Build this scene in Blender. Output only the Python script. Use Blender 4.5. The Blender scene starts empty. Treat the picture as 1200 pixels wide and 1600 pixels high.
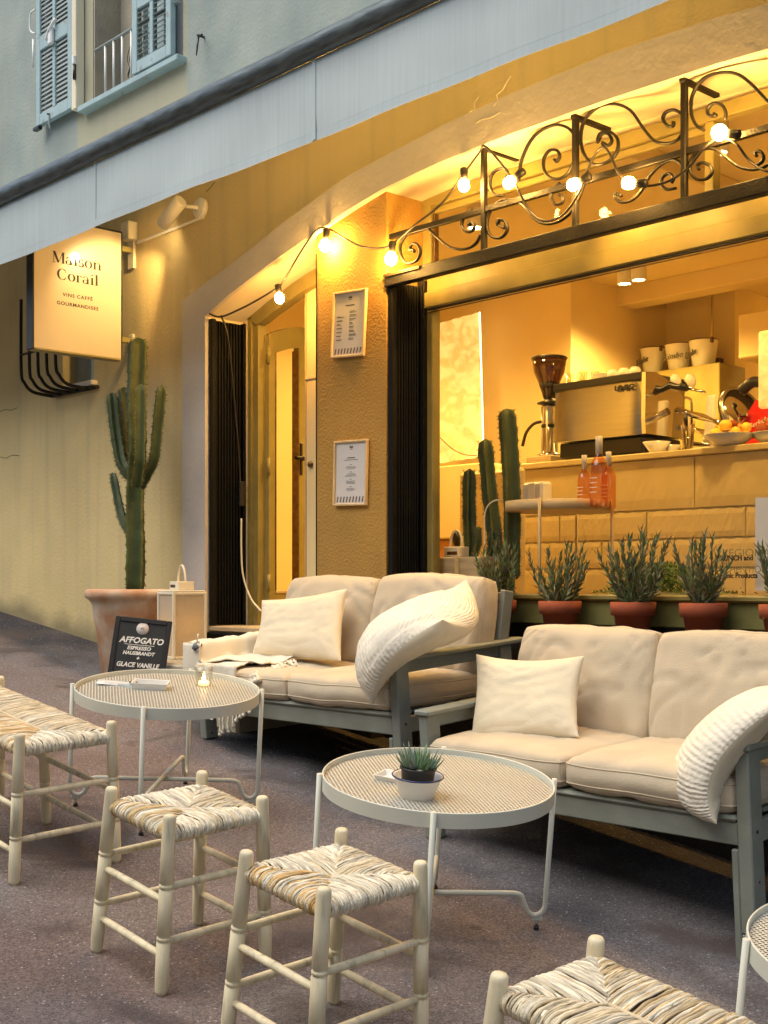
import bpy, bmesh, math, random
from mathutils import Vector, Matrix, noise
random.seed(7)
SC = bpy.context.scene
COL = SC.collection
R = math.radians

# ------------------------------------------------------------------ camera, sky, sun, exposure
CAMP = Vector((4.75, -4.393, 1.6))
FW = Vector((-.734, .679, 0)).normalized()
RT = Vector((.679, .734, 0)).normalized()
FPX, HY, CX = 2000., 908., 600.
cam = bpy.data.cameras.new('camera'); camo = bpy.data.objects.new('camera', cam); COL.objects.link(camo)
camo.location = CAMP
camo.rotation_euler = (R(90), 0, math.atan2(-FW.x, FW.y))
cam.sensor_fit = 'VERTICAL'; cam.sensor_height = 36; cam.lens = 36 * FPX / 1600
cam.shift_y = (HY - 800) / 1600
cam.clip_start = .05; cam.clip_end = 500
SC.camera = camo

world = bpy.data.worlds.new('World'); SC.world = world; world.use_nodes = True
wn = world.node_tree; wn.nodes.clear()
sky = wn.nodes.new('ShaderNodeTexSky'); sky.sky_type = 'NISHITA'; sky.sun_disc = False
SUN_EL, SUN_AZ = 58, 200
sky.sun_elevation = R(SUN_EL); sky.sun_rotation = R(SUN_AZ); sky.air_density = 1.2; sky.dust_density = 1.5; sky.ozone_density = 1.5
bg = wn.nodes.new('ShaderNodeBackground'); bg.inputs['Strength'].default_value = .085
wo = wn.nodes.new('ShaderNodeOutputWorld')
wn.links.new(sky.outputs[0], bg.inputs[0]); wn.links.new(bg.outputs[0], wo.inputs[0])
sl = bpy.data.lights.new('sun', 'SUN'); sl.energy = 1.5; sl.angle = R(60); sl.color = (1, .90, .72)
so = bpy.data.objects.new('sun', sl); COL.objects.link(so)
az = R(SUN_AZ); sd = Vector((math.sin(az) * math.cos(R(SUN_EL)), math.cos(az) * math.cos(R(SUN_EL)), math.sin(R(SUN_EL))))
so.rotation_euler = sd.to_track_quat('Z', 'Y').to_euler()
SC.view_settings.view_transform = 'Standard'; SC.view_settings.look = 'None'
SC.view_settings.exposure = 1.2; SC.view_settings.gamma = 1
SC.view_settings.use_curve_mapping = False
SC.cycles.use_denoising = True
SC.cycles.max_bounces = 8; SC.cycles.transparent_max_bounces = 16
SC.cycles.sample_clamp_indirect = 4

# ------------------------------------------------------------------ measuring helpers
def ray(px, py): return FW + RT * ((px - CX) / FPX) + Vector((0, 0, (HY - py) / FPX))
def W(px, py, y=0.):
    d = ray(px, py); return CAMP + d * ((y - CAMP.y) / d.y)
GX, GY = .131, .045
def gz(x, y): return GX * (4.75 - x) + GY * (y + 4.393)
GN = Vector((GX, -GY, 1)).normalized()
def G(px, py, h=0):
    d = ray(px, py); t = (1.6 - h) / (-GX * d.x + GY * d.y - d.z); return CAMP + d * t
TILT = Vector((0, 0, 1)).rotation_difference(GN).to_euler()

# ------------------------------------------------------------------ materials
MATS = {}
def mat(name, col, rough=.6, metal=0., var=.12, scale=6., bump=0., bscale=60., col2=None, c2scale=3., c2lo=.45, c2hi=.6,
        spec=.5, stretch=None, attr=False, trans=0., sheen=0., coat=0.):
    if name in MATS: return MATS[name]
    m = bpy.data.materials.new(name); m.use_nodes = True; nt = m.node_tree; N = nt.nodes; L = nt.links
    b = N['Principled BSDF']
    b.inputs['Roughness'].default_value = rough; b.inputs['Metallic'].default_value = metal
    b.inputs['Specular IOR Level'].default_value = spec
    b.inputs['Transmission Weight'].default_value = trans
    b.inputs['Sheen Weight'].default_value = sheen
    b.inputs['Coat Weight'].default_value = coat
    tc = N.new('ShaderNodeTexCoord'); mp = N.new('ShaderNodeMapping'); L.new(tc.outputs['Object'], mp.inputs[0])
    if stretch: mp.inputs['Scale'].default_value = stretch
    no = N.new('ShaderNodeTexNoise'); no.inputs['Scale'].default_value = scale; no.inputs['Detail'].default_value = 6
    L.new(mp.outputs[0], no.inputs[0])
    mr = N.new('ShaderNodeMapRange'); mr.inputs[1].default_value = .3; mr.inputs[2].default_value = .7
    mr.inputs[3].default_value = 1 - var; mr.inputs[4].default_value = 1 + var; L.new(no.outputs[0], mr.inputs[0])
    hs = N.new('ShaderNodeMix'); hs.data_type = 'RGBA'; hs.blend_type = 'MULTIPLY'; hs.inputs[0].default_value = 1
    base = N.new('ShaderNodeRGB'); base.outputs[0].default_value = (*col, 1); src = base.outputs[0]
    if attr:
        at = N.new('ShaderNodeAttribute'); at.attribute_name = 'Col'; src = at.outputs['Color']
    if col2:
        n2 = N.new('ShaderNodeTexNoise'); n2.inputs['Scale'].default_value = c2scale; n2.inputs['Detail'].default_value = 8
        L.new(mp.outputs[0], n2.inputs[0])
        r2 = N.new('ShaderNodeMapRange'); r2.inputs[1].default_value = c2lo; r2.inputs[2].default_value = c2hi; L.new(n2.outputs[0], r2.inputs[0])
        mx = N.new('ShaderNodeMix'); mx.data_type = 'RGBA'; L.new(r2.outputs[0], mx.inputs[0]); L.new(src, mx.inputs[6])
        mx.inputs[7].default_value = (*col2, 1); src = mx.outputs[2]
    L.new(src, hs.inputs[6]); L.new(mr.outputs[0], hs.inputs[7]); L.new(hs.outputs[2], b.inputs['Base Color'])
    if bump:
        nb = N.new('ShaderNodeTexNoise'); nb.inputs['Scale'].default_value = bscale; nb.inputs['Detail'].default_value = 5
        L.new(mp.outputs[0], nb.inputs[0])
        bp = N.new('ShaderNodeBump'); bp.inputs['Strength'].default_value = bump; bp.inputs['Distance'].default_value = .01
        L.new(nb.outputs[0], bp.inputs['Height']); L.new(bp.outputs[0], b.inputs['Normal'])
    MATS[name] = m; return m
def nodes_of(m):
    nt = m.node_tree; return nt, nt.nodes, nt.links, nt.nodes['Principled BSDF']
def emat(name, col, strength, base=(.8, .8, .8)):
    m = bpy.data.materials.new(name); m.use_nodes = True; b = m.node_tree.nodes['Principled BSDF']
    b.inputs['Base Color'].default_value = (*base, 1); b.inputs['Emission Color'].default_value = (*col, 1)
    b.inputs['Emission Strength'].default_value = strength; MATS[name] = m; return m
def glass_mat(name, tint=(1, 1, 1), refl=.06, rough=.02):
    m = bpy.data.materials.new(name); m.use_nodes = True; nt = m.node_tree; nt.nodes.clear(); N = nt.nodes; L = nt.links
    t = N.new('ShaderNodeBsdfTransparent'); t.inputs[0].default_value = (*tint, 1)
    g = N.new('ShaderNodeBsdfGlossy'); g.inputs['Roughness'].default_value = rough
    f = N.new('ShaderNodeLayerWeight'); f.inputs[0].default_value = .5
    pwn = N.new('ShaderNodeMath'); pwn.operation = 'POWER'; pwn.inputs[1].default_value = 5; L.new(f.outputs['Facing'], pwn.inputs[0])
    mm = N.new('ShaderNodeMath'); mm.operation = 'MULTIPLY_ADD'; mm.inputs[1].default_value = .9; mm.inputs[2].default_value = refl; mm.use_clamp = True
    L.new(pwn.outputs[0], mm.inputs[0])
    x = N.new('ShaderNodeMixShader'); L.new(mm.outputs[0], x.inputs[0]); L.new(t.outputs[0], x.inputs[1]); L.new(g.outputs[0], x.inputs[2])
    o = N.new('ShaderNodeOutputMaterial'); L.new(x.outputs[0], o.inputs[0]); MATS[name] = m; return m

def wave_bump(m, kind, scale, strength, dirn='X', dist=.004, rings=None):
    """fine relief (knit rows, weave) on top of a material"""
    nt, N, L, b = nodes_of(m)
    tc = N.new('ShaderNodeTexCoord')
    w = N.new('ShaderNodeTexWave'); w.inputs['Scale'].default_value = scale; w.bands_direction = dirn
    w.inputs['Distortion'].default_value = 1.2; w.inputs['Detail'].default_value = 2; w.inputs['Detail Scale'].default_value = 3
    L.new(tc.outputs['UV' if kind == 'uv' else 'Object'], w.inputs[0])
    bp = N.new('ShaderNodeBump'); bp.inputs['Strength'].default_value = strength; bp.inputs['Distance'].default_value = dist
    L.new(w.outputs[1], bp.inputs['Height'])
    if b.inputs['Normal'].is_linked: L.new(b.inputs['Normal'].links[0].from_socket, bp.inputs['Normal'])
    L.new(bp.outputs[0], b.inputs['Normal'])

M_wallfab = None
def wall_material():
    m = mat('painted_plaster', (.65, .515, .25), .9, var=.10, scale=1.4, bump=.35, bscale=45)
    nt, N, L, b = nodes_of(m)
    geo = N.new('ShaderNodeNewGeometry'); sp = N.new('ShaderNodeSeparateXYZ'); L.new(geo.outputs['Position'], sp.inputs[0])
    src = b.inputs['Base Color'].links[0].from_socket
    # upper storey: grey green render, beige band round the window
    n3 = N.new('ShaderNodeTexNoise'); n3.inputs['Scale'].default_value = 2.2; n3.inputs['Detail'].default_value = 10
    L.new(geo.outputs['Position'], n3.inputs[0])
    cr = N.new('ShaderNodeValToRGB'); L.new(n3.outputs[0], cr.inputs[0])
    cr.color_ramp.elements[0].position = .35; cr.color_ramp.elements[0].color = (.24, .285, .265, 1)
    cr.color_ramp.elements[1].position = .7; cr.color_ramp.elements[1].color = (.34, .375, .335, 1)
    def step(sock, lo, hi):
        r = N.new('ShaderNodeMapRange'); r.interpolation_type = 'SMOOTHSTEP'
        r.inputs[1].default_value = lo; r.inputs[2].default_value = hi; L.new(sock, r.inputs[0]); return r.outputs[0]
    def mul(a, c):
        q = N.new('ShaderNodeMath'); q.operation = 'MULTIPLY'; L.new(a, q.inputs[0]); L.new(c, q.inputs[1]); return q.outputs[0]
    def mixc(f, a, c):
        q = N.new('ShaderNodeMix'); q.data_type = 'RGBA'; L.new(f, q.inputs[0]); L.new(a, q.inputs[6])
        if isinstance(c, tuple): q.inputs[7].default_value = (*c, 1)
        else: L.new(c, q.inputs[7])
        return q.outputs[2]
    up = step(sp.outputs[2], 4.1, 4.14)
    c = mixc(up, src, cr.outputs[0])
    beige = mul(mul(step(sp.outputs[0], -3.1, -3.06), step(sp.outputs[0], -1.72, -1.8)), up)
    c = mixc(beige, c, (.40, .375, .265))
    # rain streaks: vertical noise
    mp = N.new('ShaderNodeMapping'); mp.inputs['Scale'].default_value = (9, 1, .5); L.new(geo.outputs['Position'], mp.inputs[0])
    ns = N.new('ShaderNodeTexNoise'); ns.inputs['Scale'].default_value = 1.; ns.inputs['Detail'].default_value = 6; L.new(mp.outputs[0], ns.inputs[0])
    st = N.new('ShaderNodeMapRange'); st.inputs[1].default_value = .5; st.inputs[2].default_value = .8; st.inputs[3].default_value = 0; st.inputs[4].default_value = .35
    L.new(ns.outputs[0], st.inputs[0])
    c = mixc(st.outputs[0], c, (.30, .28, .20))
    # damp, moss-stained foot of the wall: height above the sloping street
    vm = N.new('ShaderNodeMath'); vm.operation = 'MULTIPLY_ADD'; L.new(sp.outputs[0], vm.inputs[0]); vm.inputs[1].default_value = GX
    L.new(sp.outputs[2], vm.inputs[2])
    nn = N.new('ShaderNodeMath'); nn.operation = 'MULTIPLY_ADD'; L.new(n3.outputs[0], nn.inputs[0]); nn.inputs[1].default_value = -.35; L.new(vm.outputs[0], nn.inputs[2])
    base0 = GX * 4.75 + GY * 4.393
    foot = N.new('ShaderNodeMapRange'); foot.inputs[1].default_value = base0 - .16; foot.inputs[2].default_value = base0 - .02
    foot.inputs[3].default_value = .75; foot.inputs[4].default_value = 0; L.new(nn.outputs[0], foot.inputs[0])
    c = mixc(foot.outputs[0], c, (.17, .14, .08))
    L.new(c, b.inputs['Base Color'])
    return m
M = dict(
    wall=wall_material(),
    pillar=mat('ochre_plaster', (.38, .215, .045), .9, var=.12, scale=3, bump=.8, bscale=70),
    band=mat('lilac_white_plaster', (.56, .51, .46), .85, var=.06, scale=2.5, bump=.35, bscale=22),
    cream=mat('cream_plaster', (.74, .66, .48), .85, var=.05, scale=3, bump=.2, bscale=25),
    stone=mat('beige_stone', (.36, .32, .24), .85, var=.18, scale=5, bump=.5, bscale=50),
    black=mat('black_iron', (.008, .0065, .005), .5, spec=.3, metal=.0, var=.3, scale=20, bump=.25, bscale=90, col2=(.03, .02, .012), c2scale=30, c2lo=.62, c2hi=.7),
    shutterblack=mat('black_shutter', (.004, .004, .004), .5, spec=.2, var=.4, scale=14, bump=.2, bscale=60),
    olive=mat('olive_paint', (.27, .22, .07), .45, var=.14, scale=8, bump=.1, bscale=40),
    olivedark=mat('olive_panel_paint', (.20, .19, .06), .55, var=.15, scale=5, bump=.15, bscale=60),
    teal=mat('pale_blue_paint', (.33, .44, .45), .6, var=.12, scale=7, bump=.15, bscale=60, col2=(.25, .27, .25), c2scale=14, c2lo=.6, c2hi=.72),
    slat=mat('grey_slat_paint', (.27, .31, .30), .65, var=.12, scale=10),
    fabric=mat('awning_fabric', (.50, .58, .60), .85, var=.05, scale=1.3, stretch=(1, 1, 1)),
    bar=mat('awning_bar_metal', (.10, .12, .12), .38, metal=.3, var=.45, scale=9, stretch=(1, 6, 6), bump=.1, bscale=30),
    white=mat('white_enamel', (.78, .77, .72), .35, var=.03),
    grey=mat('sofa_paint', (.205, .225, .195), .55, var=.12, scale=9, bump=.15, bscale=90, stretch=(1, 1, 1)),
    linen=mat('cream_linen', (.53, .445, .32), .95, var=.07, scale=7, bump=.35, bscale=320, sheen=.2),
    pillowfab=mat('cream_cotton', (.69, .61, .45), .95, var=.05, scale=8, bump=.3, bscale=260, sheen=.2),
    knit=mat('cream_knit', (.70, .65, .55), .95, var=.06, scale=12),
    throw=mat('cream_throw', (.74, .68, .55), .95, var=.06, scale=14, bump=.35, bscale=240),
    wood=mat('pale_wood', (.76, .67, .46), .6, var=.16, scale=6, stretch=(5, 5, .8), bump=.12, bscale=50, col2=(.40, .37, .25), c2scale=8, c2lo=.56, c2hi=.74),
    rush=mat('rush', (.6, .5, .35), .75, var=.12, scale=30, attr=True, bump=.3, bscale=160),
    tablem=mat('table_paint', (.60, .61, .53), .45, var=.04),
    tablemesh=mat('table_mesh_paint', (.60, .58, .50), .5, var=.05),
    terra=mat('terracotta', (.50, .27, .15), .85, var=.12, scale=6, bump=.2, bscale=50, col2=(.62, .52, .40), c2scale=5, c2lo=.42, c2hi=.62),
    terrapot=mat('red_terracotta', (.28, .06, .022), .8, var=.12, scale=9, bump=.1, bscale=60),
    soil=mat('soil', (.03, .022, .015), .95, var=.4, scale=60, bump=1, bscale=120),
    cactus=mat('cactus_skin', (.05, .10, .03), .55, var=.25, scale=14, attr=True, bump=.3, bscale=60),
    leaf=mat('grey_green_leaf', (.10, .16, .10), .6, var=.25, scale=25, attr=True),
    board=mat('blackboard', (.018, .022, .025), .7, var=.25, scale=10),
    blackwood=mat('black_wood_frame', (.012, .012, .013), .5, var=.2),
    chalk=mat('chalk', (.8, .8, .76), .9, var=.2, scale=90),
    ink=mat('black_print', (.012, .010, .010), .6),
    greyink=mat('grey_print', (.12, .11, .09), .7),
    paper=mat('menu_paper', (.60, .57, .55), .8, var=.02),
    oak=mat('pale_oak_frame', (.60, .45, .24), .5, var=.12, stretch=(6, 6, 1), scale=8),
    lampwhite=mat('lamp_white', (.70, .68, .62), .4, var=.03),
    lanternw=mat('lantern_cream', (.72, .66, .52), .5, var=.03),
    steel=mat('brushed_steel', (.46, .45, .42), .26, metal=1., var=.06, scale=3, stretch=(1, 1, 20)),
    chrome=mat('chrome', (.75, .73, .70), .08, metal=1., var=.03),
    plastic=mat('black_plastic', (.015, .015, .016), .35, var=.2),
    ceramic=mat('white_ceramic', (.82, .80, .74), .2, var=.02),
    blue=mat('blue_enamel_rim', (.02, .03, .12), .3),
    roomwall=mat('room_cream_paint', (.78, .64, .35), .8, var=.04, scale=2),
    roomceil=mat('room_ceiling_paint', (.70, .58, .33), .85, var=.04, scale=2),
    tile=mat('cream_tile', (.62, .50, .26), .35, var=.06, scale=7, bump=.1, bscale=20),
    floorw=mat('room_floor_tile', (.30, .22, .12), .5, var=.15),
    terrac=mat('terracotta_paint', (.50, .25, .09), .8, var=.06),
    cable=mat('black_cable', (.02, .017, .014), .5),
    wcable=mat('white_cable', (.75, .70, .55), .5),
    brass=mat('aged_metal', (.16, .10, .05), .35, metal=.8, var=.3, scale=30),
    red=mat('red_enamel', (.60, .02, .015), .25, coat=.5),
    orange=mat('orange_fruit', (.85, .22, .03), .5, var=.15, scale=20),
    yellow=mat('yellow_fruit', (.85, .50, .06), .5, var=.15, scale=20),
    rose=glass_mat('rose_wine', (.95, .66, .44), .07, .03),
    capsule=mat('bottle_capsule', (.62, .56, .46), .4),
    woodbox=mat('weathered_crate', (.46, .36, .22), .75, var=.2, scale=6, stretch=(1, 8, 8), bump=.2),
    moss=mat('moss_green', (.10, .15, .03), .9, var=.4, scale=20, attr=True),
    striped=mat('grey_yarn', (.16, .18, .19), .9, var=.3, scale=60),
    wax=emat('candle_wax', (1, .62, .2), 1.2),
    flame=emat('flame', (1, .62, .2), 60),
    bulb=emat('lit_bulb', (1, .53, .12), 260),
    spotlit=emat('lit_spot', (1, .72, .35), 30),
    screen=None, darkstone=mat('dark_plinth', (.03, .027, .022), .9, var=.2, bump=.4), traym=mat('beige_tray_paint', (.50, .38, .22), .5),
    glass=glass_mat('window_glass', (1, .985, .95), .006),
    thin=glass_mat('clear_glass', (.93, .92, .88), .07, .03),
    smoke=glass_mat('smoked_hopper', (.55, .42, .25), .1, .05),
    mirror=mat('mirror_glass', (.85, .8, .65), .03, metal=1, var=0),
    lanterncloth=mat('lantern_gauze', (.62, .57, .47), .8, var=.06, scale=60),
)
def translucent(m, frac, col):
    nt, N, L, b = nodes_of(m)
    t = N.new('ShaderNodeBsdfTranslucent'); t.inputs[0].default_value = (*col, 1)
    x = N.new('ShaderNodeMixShader'); x.inputs[0].default_value = frac
    o = [n for n in N if n.type == 'OUTPUT_MATERIAL'][0]
    L.new(b.outputs[0], x.inputs[1]); L.new(t.outputs[0], x.inputs[2]); L.new(x.outputs[0], o.inputs[0])
translucent(M['lanterncloth'], .5, (.7, .6, .45))
translucent(M['fabric'], .12, (.5, .5, .45))
# awning fabric: faint vertical weave stripes
def stripes(m, axis_scale, amt):
    nt, N, L, b = nodes_of(m)
    geo = N.new('ShaderNodeNewGeometry'); mp = N.new('ShaderNodeMapping'); mp.inputs['Scale'].default_value = axis_scale; L.new(geo.outputs['Position'], mp.inputs[0])
    n = N.new('ShaderNodeTexNoise'); n.inputs['Scale'].default_value = 1; n.inputs['Detail'].default_value = 3; L.new(mp.outputs[0], n.inputs[0])
    r = N.new('ShaderNodeMapRange'); r.inputs[1].default_value = .3; r.inputs[2].default_value = .7; r.inputs[3].default_value = 1 - amt; r.inputs[4].default_value = 1 + amt; L.new(n.outputs[0], r.inputs[0])
    x = N.new('ShaderNodeMix'); x.data_type = 'RGBA'; x.blend_type = 'MULTIPLY'; x.inputs[0].default_value = 1
    L.new(b.inputs['Base Color'].links[0].from_socket, x.inputs[6]); L.new(r.outputs[0], x.inputs[7]); L.new(x.outputs[2], b.inputs['Base Color'])
stripes(M['fabric'], (70, 70, 1.6), .05)
wave_bump(M['knit'], 'uv', 12, .45, 'X', .004)

def knit_relief(m):
    nt, N, L, b = nodes_of(m)
    tc = N.new('ShaderNodeTexCoord'); mp = N.new('ShaderNodeMapping'); mp.inputs['Scale'].default_value = (46, 20, 1); L.new(tc.outputs['UV'], mp.inputs[0])
    v = N.new('ShaderNodeTexVoronoi'); v.inputs['Scale'].default_value = 1; v.inputs['Randomness'].default_value = .55; L.new(mp.outputs[0], v.inputs[0])
    bp = N.new('ShaderNodeBump'); bp.inputs['Strength'].default_value = .7; bp.inputs['Distance'].default_value = .004; bp.invert = True
    L.new(v.outputs['Distance'], bp.inputs['Height'])
    if b.inputs['Normal'].is_linked: L.new(b.inputs['Normal'].links[0].from_socket, bp.inputs['Normal'])
    L.new(bp.outputs[0], b.inputs['Normal'])
knit_relief(M['knit'])
def asphalt():
    m = mat('asphalt', (.160, .120, .108), .92, var=.14, scale=1.3)
    nt, N, L, b = nodes_of(m)
    geo = N.new('ShaderNodeNewGeometry'); sp = N.new('ShaderNodeSeparateXYZ'); L.new(geo.outputs['Position'], sp.inputs[0])
    src = b.inputs['Base Color'].links[0].from_socket
    nz = N.new('ShaderNodeTexNoise'); nz.inputs['Scale'].default_value = 7; nz.inputs['Detail'].default_value = 5; L.new(geo.outputs['Position'], nz.inputs[0])
    # blue-grey strip along the houses, darkened further for shade under the sofas: y > -.85 - .13 x
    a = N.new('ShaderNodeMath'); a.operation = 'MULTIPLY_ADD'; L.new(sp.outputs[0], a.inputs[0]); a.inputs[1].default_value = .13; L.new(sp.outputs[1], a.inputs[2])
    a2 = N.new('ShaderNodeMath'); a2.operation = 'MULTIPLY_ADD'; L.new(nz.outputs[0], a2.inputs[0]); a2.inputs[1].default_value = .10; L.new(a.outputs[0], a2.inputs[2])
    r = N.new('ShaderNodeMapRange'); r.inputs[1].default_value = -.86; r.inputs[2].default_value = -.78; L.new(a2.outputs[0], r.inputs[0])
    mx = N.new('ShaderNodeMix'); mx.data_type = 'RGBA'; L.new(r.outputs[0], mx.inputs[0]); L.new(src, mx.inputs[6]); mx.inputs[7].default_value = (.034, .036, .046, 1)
    # large worn patches
    n1 = N.new('ShaderNodeTexNoise'); n1.inputs['Scale'].default_value = 1.1; n1.inputs['Detail'].default_value = 7; L.new(geo.outputs['Position'], n1.inputs[0])
    r1 = N.new('ShaderNodeMapRange'); r1.inputs[1].default_value = .42; r1.inputs[2].default_value = .66; r1.inputs[4].default_value = .85; L.new(n1.outputs[0], r1.inputs[0])
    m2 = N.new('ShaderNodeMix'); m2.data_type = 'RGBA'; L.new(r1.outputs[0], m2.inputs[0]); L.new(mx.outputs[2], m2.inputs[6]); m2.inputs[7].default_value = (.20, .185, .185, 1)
    # aggregate grains
    v = N.new('ShaderNodeTexVoronoi'); v.inputs['Scale'].default_value = 210; L.new(geo.outputs['Position'], v.inputs[0])
    rv = N.new('ShaderNodeValToRGB'); L.new(v.outputs['Color'], rv.inputs[0])
    rv.color_ramp.elements[0].position = .2; rv.color_ramp.elements[0].color = (.48, .47, .49, 1)
    rv.color_ramp.elements[1].position = .9; rv.color_ramp.elements[1].color = (1.65, 1.58, 1.58, 1)
    m3 = N.new('ShaderNodeMix'); m3.data_type = 'RGBA'; m3.blend_type = 'MULTIPLY'; m3.inputs[0].default_value = .8; L.new(m2.outputs[2], m3.inputs[6]); L.new(rv.outputs[0], m3.inputs[7])
    # sparse pale chips
    v2 = N.new('ShaderNodeTexVoronoi'); v2.inputs['Scale'].default_value = 42; L.new(geo.outputs['Position'], v2.inputs[0])
    r3 = N.new('ShaderNodeMapRange'); r3.inputs[1].default_value = .16; r3.inputs[2].default_value = .10; L.new(v2.outputs['Distance'], r3.inputs[0])
    m4 = N.new('ShaderNodeMix'); m4.data_type = 'RGBA'; L.new(r3.outputs[0], m4.inputs[0]); L.new(m3.outputs[2], m4.inputs[6]); m4.inputs[7].default_value = (.42, .40, .40, 1)
    def darken(prev, tex, lo, hi, amt, colr):
        q = N.new('ShaderNodeMapRange'); q.inputs[1].default_value = lo; q.inputs[2].default_value = hi; q.inputs[3].default_value = 0; q.inputs[4].default_value = amt; L.new(tex, q.inputs[0])
        w = N.new('ShaderNodeMix'); w.data_type = 'RGBA'; L.new(q.outputs[0], w.inputs[0]); L.new(prev, w.inputs[6]); w.inputs[7].default_value = (*colr, 1); return w.outputs[2]
    ns = N.new('ShaderNodeTexNoise'); ns.inputs['Scale'].default_value = 2.6; ns.inputs['Detail'].default_value = 9; ns.inputs['Distortion'].default_value = .6; L.new(geo.outputs['Position'], ns.inputs[0])
    c5 = darken(m4.outputs[2], ns.outputs[0], .52, .66, .75, (.070, .052, .048))
    vs_ = N.new('ShaderNodeTexVoronoi'); vs_.inputs['Scale'].default_value = 3.1; L.new(geo.outputs['Position'], vs_.inputs[0])
    c5 = darken(c5, vs_.outputs['Distance'], .075, .05, .6, (.06, .05, .05))
    vc = N.new('ShaderNodeTexVoronoi'); vc.feature = 'DISTANCE_TO_EDGE'; vc.inputs['Scale'].default_value = .55
    nw = N.new('ShaderNodeTexNoise'); nw.inputs['Scale'].default_value = 5; nw.inputs['Detail'].default_value = 6; L.new(geo.outputs['Position'], nw.inputs[0])
    va = N.new('ShaderNodeMix'); va.data_type = 'VECTOR'; va.inputs[0].default_value = .12; L.new(geo.outputs['Position'], va.inputs[4]); L.new(nw.outputs['Color'], va.inputs[5]); L.new(va.outputs[1], vc.inputs[0])
    L.new(c5, b.inputs['Base Color'])
    bp = N.new('ShaderNodeBump'); bp.inputs['Strength'].default_value = .7; bp.inputs['Distance'].default_value = .006
    L.new(v.outputs['Distance'], bp.inputs['Height']); L.new(bp.outputs[0], b.inputs['Normal'])
    return m
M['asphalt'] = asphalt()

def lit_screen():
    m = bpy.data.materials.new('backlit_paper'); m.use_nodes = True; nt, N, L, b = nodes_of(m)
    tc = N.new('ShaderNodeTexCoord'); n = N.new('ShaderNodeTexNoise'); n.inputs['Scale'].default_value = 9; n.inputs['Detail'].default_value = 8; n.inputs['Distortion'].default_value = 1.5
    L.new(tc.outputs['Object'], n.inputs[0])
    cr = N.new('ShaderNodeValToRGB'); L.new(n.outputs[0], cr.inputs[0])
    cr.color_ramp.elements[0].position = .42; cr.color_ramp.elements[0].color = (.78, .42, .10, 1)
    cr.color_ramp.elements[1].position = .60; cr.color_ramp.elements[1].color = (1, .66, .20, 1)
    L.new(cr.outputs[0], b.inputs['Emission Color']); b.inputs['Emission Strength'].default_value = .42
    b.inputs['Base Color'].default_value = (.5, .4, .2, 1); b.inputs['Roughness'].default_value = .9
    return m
M['screen'] = lit_screen()

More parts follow.
